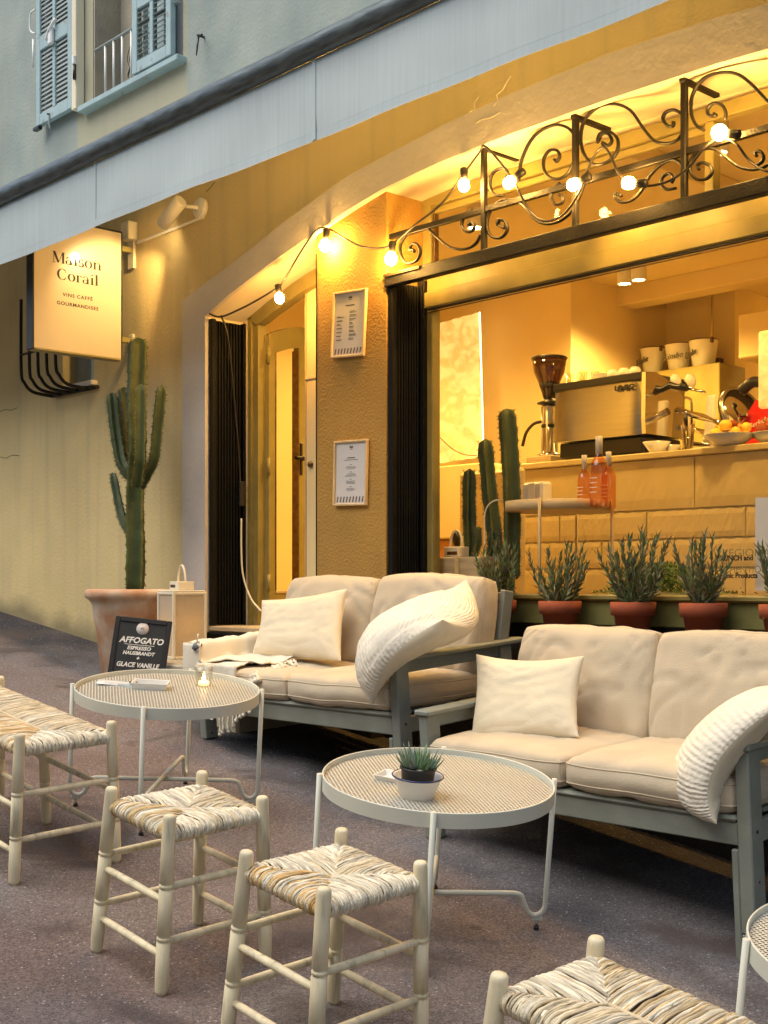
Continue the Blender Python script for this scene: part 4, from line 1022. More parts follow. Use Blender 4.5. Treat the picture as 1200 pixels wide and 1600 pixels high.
MB().lathe([(0, .36), (.034, .36), (.058, .43), (.066, .455), (0, .47)], (0, 0, 0), 20).build('coffee_beans', 'soil', gr)
MB().lathe([(0, .615), (.108, .612), (.112, .60), (.108, .595), (0, .60)], (0, 0, 0), 24).build('hopper_lid', 'smoke', gr)
MB().lathe([(.108, .598), (.113, .605), (.108, .612)], (0, 0, 0), 24).build('lid_rim', 'plastic', gr)
MB().tube(spline([(-.04, -.02, .22), (-.10, -.03, .21), (-.16, -.03, .16), (-.19, -.03, .08)], 5), .010, 8).build('hose', 'plastic', gr)

# things on the counter right of the machine
def at(px, py, y): return W(px, py, y)
def bowl(name, label, px, y, r, h, m='ceramic', z=None, cat='bowl'):
    p = W(px, 700, y); prof = [(0, 0), (r * .45, 0), (r * .5, .008), (r, h), (r - .005, h), (r * .46, .012), (0, .010)]
    return lathe_thing(name, label, cat, prof, m, (p.x, y, ctop if z is None else z), 24)
bowl('small_bowl', 'white bowl on the counter below the espresso machine end', 1026, CY + .07, .078, .065)
bowl('small_bowl', 'second white bowl tucked behind the first by the brush jar', 1046, CY + .20, .07, .055)
jp = W(1072, 700, CY + .10)
jr = thing('brush_jar', 'glass jar of brushes and spoons on the counter', 'jar', (jp.x, CY + .12, ctop))
MB().lathe([(0, 0), (.034, 0), (.034, .10), (.030, .10), (.030, .004), (0, .004)], (0, 0, 0), 16).build('jar', 'thin', jr)
random.seed(2)
for k in range(6):
    w = k * 1.1; MB().tube([(.015 * math.cos(w), .015 * math.sin(w), .005), (.035 * math.cos(w), .035 * math.sin(w), .15 + .02 * (k % 3))], [.006, .008], 6).build('handle', 'woodbox' if k % 2 else 'brass', jr)
MB().sphere((.0, .0, .175), .026, 12, (1, 1, 1.4)).build('brush_head', 'plastic', jr)
tray = MB().box(-.09, .09, -.05, .05, 0, .02, .004).build('paper_pad', 'ceramic'); tp = W(1100, 700, CY + .15); tray.location = (tp.x, CY + .16, ctop); tag(tray, 'flat white pad lying beside the brush jar', 'pad')
def fruit_bowl(px, y, r, label, seed, fr=9):
    p = W(px, 700, y); t = thing('fruit_bowl', label, 'fruit bowl', (p.x, y, ctop))
    MB().lathe([(0, 0), (r * .4, 0), (r * .5, .012), (r, .065), (r - .006, .065), (r * .45, .016), (0, .014)], (0, 0, 0), 28).build('bowl', 'ceramic', t)
    random.seed(seed)
    for k in range(fr):
        w = k * 2.4; q = r * .62 * math.sqrt((k + .3) / fr)
        f = MB().sphere((0, 0, 0), random.uniform(.026, .036), 12, (1, 1, random.uniform(.8, 1))).build('fruit', random.choice(['orange', 'orange', 'yellow', 'terrapot']), t)
        f.location = (q * math.cos(w), q * math.sin(w), .075 + random.uniform(0, .03) + (.03 if k < 3 else 0))
    for k in range(6):
        mb = MB(); mb.cur = (.16, .12, .04); w = random.uniform(0, 6.28); q = r * .4
        mb.add([(0, 0, 0), (.02, .012, .02), (.055, 0, .03), (.02, -.012, .02)], [(0, 1, 2), (0, 2, 3)]); o = mb.build('dry_leaf', 'leaf', t)
        o.location = (q * math.cos(w), q * math.sin(w), .11); o.rotation_euler = (0, -.4, w)
fruit_bowl(1140, CY + .06, .145, 'low white bowl of oranges and apricots on the counter', 4)
fruit_bowl(1212, CY + .16, .14, 'second bowl of yellow fruit in front of the red slicer', 9)
sp_ = W(1175, 660, CY + .34)
sl_ = thing('meat_slicer', 'red meat slicer with a steel blade guard behind the fruit', 'slicer', (sp_.x, CY + .34, ctop))
MB().box(-.03, .30, -.08, .22, .0, .06, .02).build('base', 'red', sl_)
mb = MB(); mb.add([(-.09, -.06, .06), (.30, -.06, .06), (.30, -.06, .20), (.06, -.06, .27), (-.02, -.06, .17), (-.09, .08, .06), (.30, .08, .06), (.30, .08, .20), (.06, .08, .27), (-.02, .08, .17)],
   [(0, 1, 2, 3, 4), (5, 6, 7, 8, 9), (0, 4, 9, 5), (4, 3, 8, 9), (3, 2, 7, 8), (1, 2, 7, 6)]); mb.build('hood', 'red', sl_)
rm = Matrix.Rotation(R(68), 4, 'Y') @ Matrix.Rotation(R(10), 4, 'X')
MB().lathe([(.0, .0), (.12, .004), (.155, .0), (.155, .012), (0, .02)], (-.05, -.02, .20), 32, rm).build('blade', 'chrome', sl_)
MB().lathe([(.150, -.012), (.165, -.010), (.165, .020), (.150, .022)], (-.05, -.02, .20), 32, rm).build('blade_guard', 'steel', sl_)
MB().tube(spline([(-.04, -.04, .33), (.04, -.05, .37), (.12, -.04, .34), (.18, -.02, .28)], 4), [.03] * 13, 10).build('handle', 'plastic', sl_)
MB().box(-.02, .03, -.10, -.04, .18, .20, .005).build('carriage_rod', 'chrome', sl_)
text('lettering', 'Berkel', .04, 'ceramic', sl_, frame_mtx((.07, -.0625, .13), (1, 0, .3), (-.3, 0, 1)), shear=.3)
ppx = W(1105, 600, CY + .42)
pb = thing('paddle_board', 'pale stone serving board leaning behind the machine handles', 'board', (ppx.x, CY + .42, ctop), (R(-6), 0, 0))
MB().box(-.035, .035, 0, .018, .10, .36, .015).build('board', 'ceramic', pb)
MB().tube([(-.10, -.05, .08), (.10, -.03, .04), (.19, -.02, .02)], [.014, .012, .016], 8).build('steel_arm', 'chrome', pb)
MB().box(-.06, .10, .03, .05, .0, .12, .004).build('foot', 'lampwhite', pb)
cpx = W(1132, 610, CY + .5)
pc = thing('plexiglass_shield', 'clear plastic plate standing beside the slicer', 'shield', (cpx.x, CY + .5, ctop))
MB().box(0, .16, 0, .004, .0, .30, .01).build('plate', 'thin', pc)

# mirror/back shelf with enamel buckets
shf = thing('bucket_shelf', 'olive shelf unit in the back holding three enamel buckets', 'shelf', (0, 0, 0))
SYY = 3.7
a = W(985, 590, SYY); b_ = W(1124, 562, SYY)
MB().box(a.x - .2, b_.x, SYY, SYY + .35, FZ, (a.z + b_.z) / 2, .006).build('cabinet', 'olive', shf)
for (px, py, w, hh, rot, ws) in ((1018, 579, .20, .20, -20, 'Limbe'), (1058, 575, .21, .20, 15, 'Limbe'), (1097, 569, .22, .205, -25, 'Limbe')):
    p = W(px, py, SYY + .12); sc2 = p
    kx = w / 2
    t = thing('enamel_bucket', {1018: 'left enamel bucket with script lettering on the back shelf', 1058: 'middle enamel bucket with script lettering on the back shelf', 1097: 'right enamel bucket with script lettering and lid clip on the back shelf'}[px], 'bucket', (p.x, SYY + .14, (a.z + b_.z) / 2 + .001), (0, 0, R(rot)))
    k = .68 if px != 1097 else .72
    MB().lathe([(0, 0), (kx * k, 0), (kx * .98, .195), (kx * 1.02, .20), (kx * .96, .197), (kx * k * .97, .004), (0, .004)], (0, 0, 0), 24).build('pail', 'ceramic', t)
    MB().lathe([(kx * .98, .196), (kx * 1.04, .202), (kx * .98, .208)], (0, 0, 0), 24).build('rim', 'brass', t)
    MB().box(kx * .95, kx * 1.12, -.012, .012, .17, .215, .004).build('clip', 'brass', t)
    text('lettering', ws, .062, 'greyink', t, frame_mtx((-.01, -kx * .94, .085), (1, 0, .12), (-.12, -.15, 1)), shear=.45, ext=.004)
wc = thing('wall_cupboard', 'cream wall cupboard at the right behind the counter', 'cupboard', (0, 0, 0))
a = W(1155, 492, 3.7); b_ = W(1155, 562, 3.7)
MB().box(a.x, a.x + .9, 3.7, 4.19, b_.z, a.z, .008).build('body', 'roomceil', wc)
MB().box(a.x + .005, a.x + .42, 3.68, 3.698, b_.z + .005, a.z - .005, .006).build('door', 'roomwall', wc)
MB().tube([(a.x + .33, 3.67, b_.z + .05), (a.x + .40, 3.67, b_.z + .05)], .006, 6).build('handle', 'brass', wc)
fr_ = thing('steel_door_frame', 'narrow dark steel frame at the edge of the back room', 'frame', (0, 0, 0))
a = W(1122, 580, 4.15); MB().box(a.x - .03, a.x + .03, 4.12, 4.18, FZ, W(1122, 560, 4.15).z, .004).build('post', 'brass', fr_)
MB().box(a.x - .03, a.x - .018, 4.10, 4.118, FZ, 3.84, .002).build('chrome_strip', 'chrome', fr_)
hf = thing('yellow_hanging_panel', 'bright yellow panel hanging at the right edge inside the window', 'panel', (0, 0, 0))
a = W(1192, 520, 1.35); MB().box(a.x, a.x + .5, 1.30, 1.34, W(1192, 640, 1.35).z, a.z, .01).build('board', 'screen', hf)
# sloping shelf boards in the back room
bs = thing('back_room_shelves', 'pale slanting shelf boards in the room behind the bar', 'shelves', (0, 0, 0))
for z, y in ((3.08, 5.4), (2.86, 5.3)):
    MB().box(-.6, .52, y, y + .5, z, z + .03, .004).build('shelf', 'roomwall', bs)

# round side table inside the window --------------------------------------
tt = thing('side_table', 'beige round tray table inside the window holding wine bottles', 'table', (.682, .55, FZ))
th = 1.992 - FZ; rr = .262
MB().lathe([(0, -.006), (rr - .004, -.006), (rr - .003, .036), (rr + .003, .038), (rr + .003, -.012), (rr - .004, -.012), (0, -.012)], (0, 0, th - .036), 40).build('tray', 'traym', tt)
for k in range(4):
    w = R(20 + 90 * k); MB().tube([((rr + .010) * math.cos(w), (rr + .010) * math.sin(w), 0), ((rr + .010) * math.cos(w), (rr + .010) * math.sin(w), th + .006)], .008, 8).build('leg', 'traym', tt)
spk = thing('white_speaker', 'small white loudspeaker on the round table inside the window', 'speaker', (.455, .62, th + FZ - .04), (0, 0, R(-8)))
MB().box(-.075, .075, -.01, .07, 0, .155, .012).build('cabinet', 'lampwhite', spk)
MB().box(-.066, .066, -.012, -.0105, .01, .125, .0).build('grille', 'paper', spk); MB().box(-.02, .03, -.018, -.0125, .006, .15, .003).build('front_strip', 'ceramic', spk)
MB().lathe([(0, 0), (.006, 0)], (.01, -.019, .02), 10, Matrix.Rotation(R(90), 4, 'X')).build('knob', 'plastic', spk)
o = MB().tube(spline([(.42, .53, FZ + th - .02), (.38, .44, FZ + th + .02), (.33, .40, FZ + th - .03), (.325, .40, FZ + th - .18), (.34, .40, FZ + .2), (.42, .42, FZ + .01)], 6), .004, 6).build('speaker_cable', 'wcable'); tag(o, 'thin white cable drooping from the speaker over the table edge', 'cable')
bp_ = [(0, .0), (.034, 0), (.038, .006), (.038, .16), (.034, .185), (.018, .215), (.013, .235), (.013, .29), (0, .29)]
for (px, yy, lab, s_) in ((913, .62, 'left rose wine bottle of three on the round table', .9), (936, .48, 'tallest front rose wine bottle on the round table', 1.12), (951, .62, 'right rose wine bottle half hidden behind the tall one', .92)):
    p = W(px, 770, yy); t = thing('wine_bottle', lab, 'bottle', (p.x, yy, FZ + th - .041)); 
    MB().lathe([(r * s_, z * s_) for r, z in bp_], (0, 0, 0), 20).build('bottle', 'rose', t)
    MB().lathe([(0.0135 * s_, .225 * s_), (.0150 * s_, .225 * s_), (.0150 * s_, .30 * s_), (0, .302 * s_)], (0, 0, 0), 16).build('capsule', 'capsule', t)
    for j, (q, n_) in enumerate(((.12, 5), (.10, 4), (.08, 5), (.06, 4))):
        MB().box(-.018 * s_, .010 * s_ + .002 * n_, -.0392 * s_, -.0385 * s_, q * s_, (q + .004) * s_).build('label_line', 'ceramic', t)

# ================================================================== PLANTS
def cactus_arm(mb, pts, r0, ribs=5, tip=True, seed=0, twist=0., sub=8):
    """ribbed column along a path; colour per vertex: darker in skin, pale along the rib crests"""
    P = spline(pts, sub); n = ribs * 8; rng = random.Random(seed); vs = []; L = len(P)
    prev = None; base = len(mb.v)
    tot = sum((P[i + 1] - P[i]).length for i in range(L - 1)); acc = 0
    for i, p in enumerate(P):
        t = (P[min(i + 1, L - 1)] - P[max(i - 1, 0)]).normalized()
        a = Vector((1, 0, 0)) if prev is None else prev
        a = (a - t * a.dot(t)).normalized(); prev = a; b = t.cross(a)
        f = i / (L - 1); left = tot * (1 - f)
        r = r0[0] + (r0[1] - r0[0]) * f if isinstance(r0, tuple) else r0
        if left < r * 1.6: r *= math.sqrt(max(.0, 1 - (1 - left / (r * 1.6)) ** 2)) * .98 + .02
        if i < 2 and not isinstance(r0, tuple): r *= .7 + .15 * i
        r *= 1 + .035 * math.sin(i * 1.3 + seed)
        for k in range(n):
            w = 2 * math.pi * k / n + twist * f
            c = math.cos(ribs * 2 * math.pi * k / n)
            rr = r * (.66 + .34 * max(0, c) ** 1.3 if c > 0 else .66 + .10 * c)
            crest = max(0, c) ** 8
            if crest > .5: rr *= 1 + .05 * math.sin(i * 3.1 + k)
            vs.append(p + a * math.cos(w) * rr + b * math.sin(w) * rr)
            g = (.030, .052, .011); y = (.17, .19, .040)
            mb.c.append(tuple(g[q] * (1 - crest * .6) + y[q] * crest * .6 for q in range(3)))
    for v in vs: mb.v.append(tuple(v))
    mb.spines = getattr(mb, 'spines', []) + [(vs[i * n + k].copy(), (vs[i * n + k] - P[i]).normalized()) for i in range(1, L - 1) for k in range(0, n, 8)]
    for i in range(L - 1):
        for k in range(n):
            mb.f.append((base + i * n + k, base + i * n + (k + 1) % n, base + (i + 1) * n + (k + 1) % n, base + (i + 1) * n + k)); mb.sm.append(True); mb.mi.append(0)
def stem(parent, pts, r0, seed, ribs=5, twist=0., name='stem'):
    mb = MB(); cactus_arm(mb, [Vector(p) for p in pts], r0, ribs, True, seed, twist); o = mb.build(name, 'cactus', parent)
    ms = MB(); rg = random.Random(seed)
    for c, d in mb.spines:
        for q in range(2):
            pos = c + Vector((0, 0, rg.uniform(-.012, .012))); t = d.orthogonal().normalized(); ms.cur = rg.choice([(.16, .12, .05), (.05, .035, .02), (.22, .18, .09)])
            ms.sphere(pos, .0035, 4, (1, 1, .8))
            for w in (-.7, .0, .7):
                e = pos + (d + t * w + Vector((0, 0, rg.uniform(-.5, .5)))).normalized() * .012; ms.add([pos - Vector((0, 0, .0012)), pos + Vector((0, 0, .0012)), e], [(0, 1, 2)])
    sp = ms.build('spines', 'leaf', o, fix=False); sp['kind'] = 'stuff'
    return o
# big potted cactus against the wall
CY0 = -.33
def cw(px, py, y=CY0): return W(px, py, y)
pc0 = cw(209, 1050); potx = cw(209, 950).x; potz = gz(potx, CY0 - .1) - .005
pot = thing('terracotta_planter', 'large pale terracotta pot with rolled rim holding the tall cactus', 'pot', (potx, CY0, potz))
ph = 1.553 - potz
prof = [(0, 0), (.175, 0), (.185, .012), (.225, ph - .20), (.232, ph - .19), (.244, ph - .085), (.262, ph - .062), (.282, ph - .05), (.288, ph - .025), (.280, ph - .004), (.262, ph), (.245, ph - .015), (.235, ph - .05), (0, ph - .06)]
pf_ = [(r, z) for r, z in prof]
MB().lathe(pf_, (0, 0, 0), 48).build('pot_body', 'terra', pot)
MB().lathe([(0, ph - .045), (.238, ph - .045)], (0, 0, 0), 24).build('earth', 'soil', pot)
for w in (0.4, 2.6, 4.6): MB().box(-.03, .03, -.03, .03, -.02, .004, .004).build('pot_foot', 'ceramic', pot).location = (.13 * math.cos(w), .13 * math.sin(w), -.0)
ca = thing('tall_cactus', 'tall branching green column cactus growing in the terracotta pot by the wall', 'cactus', (0, 0, 0))
o_ = lambda px, py, dy=0: cw(px, py, CY0 + dy)
stem(ca, [o_(211, 925), o_(212, 860), o_(211, 800), o_(212, 740), o_(215, 700), o_(213, 640), o_(214, 580), o_(215, 527)], .068, 1, 4, .5, 'trunk')
stem(ca, [o_(205, 745, -.02), o_(192, 725, -.03), o_(186, 700, -.03), o_(180, 660, -.03), o_(175, 613, -.03)], .040, 2, 5, .3, 'arm')
stem(ca, [o_(208, 750, .06), o_(200, 710, .07), o_(198, 660, .07), o_(193, 604, .07)], .040, 3, 5, .2, 'arm')
stem(ca, [o_(214, 760, -.09), o_(219, 720, -.11), o_(220, 660, -.11), o_(220, 600, -.11)], .040, 4, 4, .2, 'arm')
stem(ca, [o_(220, 760, -.02), o_(231, 738, -.03), o_(241, 715, -.03), o_(246, 670, -.03), o_(253, 601, -.03)], .038, 5, 4, .3, 'arm')
stem(ca, [o_(205, 835, -.03), o_(193, 815, -.05), o_(185, 785, -.05), o_(176, 738, -.05)], .030, 6, 4, .3, 'arm')
# cacti inside the window
ic = thing('window_cactus', 'dark green cactus of several columns standing inside the window', 'cactus', (0, 0, 0))
o_ = lambda px, py, y=.50: W(px, py, y)
stem(ic, [o_(800, 905, .46), o_(800, 860, .46), o_(800, 780, .46), o_(796, 700, .46), o_(791, 638, .46)], .052, 11, 4, .3, 'column')
stem(ic, [o_(778, 900, .55), o_(775, 850, .55), o_(766, 770, .55), o_(758, 685, .55)], .044, 12, 5, .2, 'column')
stem(ic, [o_(738, 900), o_(736, 850), o_(734, 800), o_(734, 732)], .038, 13, 5, .2, 'column')
stem(ic, [o_(739, 870, .46), o_(748, 850, .46), o_(747, 822, .46)], .018, 14, 4, .2, 'arm')
stem(ic, [o_(768, 870, .44), o_(772, 850, .44), o_(771, 828, .44)], .030, 15, 5, .2, 'arm')
MB().lathe([(0, 0), (.13, 0), (.16, .17), (.17, .175), (.17, .20), (.15, .20), (.15, .19), (0, .185)], (0, 0, 0), 28).build('pot', 'terrapot', ic).location = (W(778, 920, .52).x, .52, FZ)
wk = thing('iron_bird', 'small dark bird ornament behind the lantern inside the window', 'ornament', tuple(W(714, 845, .60)))
MB().tube(spline([(-.02, 0, .05), (-.01, 0, .03), (.0, 0, -.02), (.02, 0, -.06), (.04, 0, -.08)], 4), [.012, .016, .018, .018, .02, .022, .022, .02, .018, .015, .012, .01, .008, .006, .005, .004, .004], 8).build('body', 'plastic', wk)
MB().tube([(.01, 0, -.06), (.012, 0, -.30)], .004, 6).build('stand', 'plastic', wk)

LEAFG = [(.13, .155, .06), (.17, .20, .10), (.09, .12, .045), (.23, .25, .14), (.14, .165, .06)]
def leafy_pot(px, topy, wl, wr, seed, label, height=None, yp=.105, nst=20):
    rng = random.Random(seed)
    c = W(px, 940, yp); rim = .092
    t = thing('potted_shrub', label, 'potted plant', (c.x, yp, 1.337), group='small grey-green shrubs in terracotta pots')
    MB().lathe([(0, 0), (.062, 0), (.080, .115), (.094, .117), (.098, .172), (.088, .174), (.085, .15), (0, .148)], (0, 0, 0), 32).build('pot', 'terrapot', t)
    MB().lathe([(0, .155), (.086, .150)], (0, 0, 0), 16).build('earth', 'soil', t)
    H = W(px, topy, yp).z - 1.337
    mb = MB(); mbs = MB()
    for s_ in range(nst):
        f = (s_ + .5) / nst; ax = -1 + 2 * f
        spread = (wl if ax < 0 else wr)
        w = rng.uniform(-1, 1) * .08; ax = max(-1, min(1, ax + rng.uniform(-.25, .25)))
        tipx = ax * spread; tipy = rng.uniform(-.08, .08)
        tipz = .15 + (H - .15) * rng.uniform(.45, 1.0) * (1 - .25 * abs(ax) ** 2)
        b0 = Vector((rng.uniform(-.03, .03), rng.uniform(-.03, .03), .15)); tip = Vector((tipx, tipy, tipz))
        mid = (b0 + tip) / 2 + Vector((tipx * .15, 0, -.02))
        P = spline([b0, mid, tip], 7)
        mbs.cur = (.09, .09, .05); mbs.tube(P, [.004 - .002 * i / len(P) for i in range(len(P))], 4, cap=False)
        nl = 22
        for k in range(nl):
            g = .12 + .88 * k / nl; idx = g * (len(P) - 1); i0 = int(min(idx, len(P) - 2)); p = P[i0].lerp(P[i0 + 1], idx - i0)
            td = (P[i0 + 1] - P[i0]).normalized(); az = k * 2.4 + rng.uniform(-.4, .4)
            side = Vector((math.cos(az), math.sin(az), 0)); side = (side - td * side.dot(td)).normalized()
            spreadang = .75 - .45 * g
            d = (td * math.cos(spreadang) + side * math.sin(spreadang)).normalized()
            ln = rng.uniform(.045, .068) * (1 - .25 * g); wd = rng.uniform(.0055, .0088)
            q = d.cross(side).normalized(); nrm = d.cross(q)
            col = rng.choice(LEAFG); mb.cur = tuple(v * rng.uniform(.8, 1.25) for v in col)
            a = p; m1 = p + d * ln * .45 + nrm * .002; e = p + d * ln
            mb.add([a, m1 + q * wd, m1 - q * wd, e, m1 - nrm * .003], [(0, 1, 4), (0, 4, 2), (1, 3, 4), (4, 3, 2)])
    mb.build('leaves', 'leaf', t, fix=False)['kind'] = 'stuff'
    mbs.build('stems', 'leaf', t)
    return t
leafy_pot(775, 838, .15, .15, 21, 'leafiest small shrub, at the far left behind the first sofa back', nst=30)
leafy_pot(875, 838, .12, .12, 22, 'small upright shrub in a red pot, next right of the first sofa back')
leafy_pot(989, 828, .13, .19, 23, 'bushiest shrub in a red pot, below the round table with bottles', nst=34)
leafy_pot(1099, 832, .14, .12, 24, 'loose forked shrub in a red pot, in front of the window lettering', nst=17)
leafy_pot(1226, 836, .12, .12, 25, 'shrub in a red pot cut off by the right edge')
# mossy plants inside the window
mo = thing('moss_bowl', 'low mound of bright green ferny plants inside the window', 'plant', (0, 0, 0))
mb = MB(); rng = random.Random(5); c = W(1035, 915, .42)
for k in range(2600):
    x = rng.gauss(0, .13); y = rng.gauss(0, .05); z = rng.uniform(0, .13) * max(0, 1 - (x / .30) ** 2)
    p = Vector((c.x + x, .44 + y, 1.545 + z)); d = Vector((rng.uniform(-1, 1), rng.uniform(-1, 1), rng.uniform(.1, 1))).normalized(); q = d.orthogonal().normalized()
    mb.cur = rng.choice([(.10, .17, .03), (.16, .22, .04), (.06, .11, .02)])
    mb.add([p, p + d * .012 + q * .003, p + d * .024, p + d * .012 - q * .003], [(0, 1, 2, 3)])
o = mb.build('fronds', 'moss', mo, fix=False); o['kind'] = 'stuff'
MB().box(c.x - .26, c.x + .26, .36, .52, 1.50, 1.548, .01).build('trough', 'olivedark', mo)
# lettering stuck to the window, and the pink poster at the right
def wl(s, px, py, size, m, bold=.0, sx=1.0, al='LEFT'):
    p = W(px, py, .268); return text('window_lettering', s, size, m, win, frame_mtx((p.x, p.y - .27, p.z - 1.54), (1, 0, 0), (0, 0, 1)), bold=bold, sx=sx, align=al, ext=.0003)
wl('REGIONAUX', 1128, 870, .045, 'olive', sx=1.15); wl('BRUNCH and', 1119, 876, .030, 'ink', .0012)
wl('AUTHENTIQUES', 1114, 895, .040, 'olive', sx=1.0); wl('Organic Products', 1116, 903, .030, 'ink', .0012, sx=.95)
wl('VENEZ', 833, 896, .045, 'olive')
po = thing('pink_poster', 'pinkish paper sheet stuck inside the window at the right edge', 'poster', (0, 0, 0))
a = W(1181, 778, .30); MB().box(a.x, a.x + .5, .295, .299, 1.56, a.z).build('sheet', 'paper', po)
# crate with a small lantern on it, inside the window left
cr = thing('wooden_crate', 'weathered pale wooden crate inside the window behind the sofa', 'crate', (0, 0, 0))
a = W(677, 871, .36); b_ = W(745, 871, .36)
MB().box(a.x, b_.x + .05, .34, .60, 1.40, a.z, .006).build('board', 'woodbox', cr)
MB().box(W(716, 871, .36).x, W(722, 871, .36).x, .332, .339, 1.40, a.z, .002).build('batten', 'oak', cr)
MB().box(.0, .0 + .5, .34, .62, FZ, 1.398, .004).build('lower_board', 'woodbox', cr)
def small_lantern():
    z = a.z; xx = W(713, 870, .42).x
    t = thing('small_lantern', 'little cream lantern top with round handle on the crate', 'lantern', (xx, .42, z))
    MB().box(-.055, .055, -.04, .04, 0, .055, .004).build('cap', 'lanternw', t)
    MB().box(-.028, .045, -.043, -.0405, .012, .030, .001).build('vent', 'brass', t)
    MB().tube([(-.045 * math.cos(w), 0, .055 + .085 * math.sin(w)) for w in [math.pi * i / 14 for i in range(15)]], .006, 8).build('handle', 'lanternw', t)
small_lantern()

# ================================================================== LANTERN, CHALKBOARD
lx = W(282, 1027, -.36)
ln_ = thing('large_lantern', 'tall cream lantern with a candle, beside the terracotta pot on the step', 'lantern', (-1.335, -.32, 1.166), (0, 0, R(-8)))
LWd, LH = .096, .372
for sx in (-1, 1):
    for sy in (-1, 1): MB().box(sx * LWd - .008, sx * LWd + .008, sy * LWd - .008, sy * LWd + .008, 0, LH, .002).build('post', 'lanternw', ln_)
for z in (0, LH - .014):
    for s in (-1, 1):
        MB().box(-LWd + .009, LWd - .009, s * LWd - .007, s * LWd + .007, z, z + .014, .002).build('rail', 'lanternw', ln_)
        MB().box(s * LWd - .007, s * LWd + .007, -LWd + .009, LWd - .009, z, z + .014, .002).build('rail', 'lanternw', ln_)
MB().box(-LWd, LWd, -LWd, LWd, .004, .012).build('floor_plate', 'lanternw', ln_); MB().box(-LWd - .004, LWd + .004, -LWd - .004, LWd + .004, LH + .001, LH + .010, .003).build('top_plate', 'lanternw', ln_)
for s in (-1, 1):
    MB().box(-LWd + .009, LWd - .009, s * LWd - .001, s * LWd + .001, .015, LH - .015).build('gauze', 'lanterncloth', ln_)
    MB().box(s * LWd - .001, s * LWd + .001, -LWd + .009, LWd - .009, .015, LH - .015).build('gauze', 'lanterncloth', ln_)
MB().lathe([(0, .014), (.038, .014), (.038, .17), (0, .165)], (0, 0, 0), 20).build('candle', 'wax', ln_)
MB().sphere((0, 0, .19), .007, 8, (1, 1, 2)).build('flame', 'flame', ln_)
cp_ = MB().box(-.055, .055, -.05, .05, LH + .011, LH + .06, .003).build('cap', 'lanternw', ln_)
MB().box(-.04, .02, -.052, -.0505, LH + .026, LH + .042, .001).build('vent', 'brass', cp_)
MB().tube([(-.046 * math.cos(w), 0, LH + .05 + .10 * math.sin(w)) for w in [math.pi * i / 16 for i in range(17)]], .0065, 8).build('handle', 'lanternw', ln_)
# chalkboard leaning against pot
BL = W(166, 1062, -.90); TL = W(179, 963, -.62)
cbx = RT * .300 + Vector((0, 0, .0)); cbz = Vector((0, 0, .33)) + FW * .07 + RT * .036
bw, bh = cbx.length, cbz.length + .03
xx_ = (cbx + Vector((0, 0, -.020))).normalized(); zz = (cbz - xx_ * cbz.dot(xx_)).normalized(); zz = (zz + xx_ * .04).normalized(); xx_ = (xx_ - zz * xx_.dot(zz)).normalized(); yy_ = zz.cross(xx_)
cb = thing('chalkboard', 'black chalkboard with handwritten white menu leaning by the pot', 'chalkboard', (0, 0, 0))
org = BL - zz * .04
cb.matrix_world = Matrix(((xx_.x, yy_.x, zz.x, org.x), (xx_.y, yy_.y, zz.y, org.y), (xx_.z, yy_.z, zz.z, org.z), (0, 0, 0, 1)))
bh = .385
f = .026
MB().box(0, f, 0, .02, 0, bh, .003).build('frame', 'blackwood', cb); MB().box(bw - f, bw, 0, .02, 0, bh, .003).build('frame', 'blackwood', cb)
MB().box(f, bw - f, 0, .02, 0, f, .003).build('frame', 'blackwood', cb); MB().box(f, bw - f, 0, .02, bh - f, bh, .003).build('frame', 'blackwood', cb)
MB().box(f, bw - f, .006, .016, f, bh - f).build('slate', 'board', cb)
MB().lathe([(0, .002), (.033, .002), (.033, 0)], (bw / 2, .005, bh - .056), 24, Matrix.Rotation(R(90), 4, 'X')).build('round_sticker', 'paper', cb)
text('sticker_print', 'MC', .014, 'greyink', cb, frame_mtx((bw / 2, .0025, bh - .060), (1, 0, 0), (0, 0, 1)))
def ch(s, z, size, dx=0, sx=1.0, bold=.0012):
    text('chalk_writing', s, size, 'chalk', cb, frame_mtx((bw / 2 + dx, .0052, z), (1, 0, .02), (0, 0, 1)), shear=.22, bold=bold, sx=sx)
ch('AFFOGATO', bh - .134, .044, .003, 1.0); ch('ESPRESSO', bh - .170, .026, -.005, 1.12, .0009); ch('HAUSBRANDT', bh - .197, .026, -.003, .98, .0009)
ch('+', bh - .224, .028, -.004); ch('GLACE VANILLE', bh - .262, .034, .0, .92, .001)
MB().tube([(bw / 2 - .085, .0048, bh - .145), (bw / 2 + .075, .0048, bh - .143)], .0014, 4).build('chalk_line', 'chalk', cb)

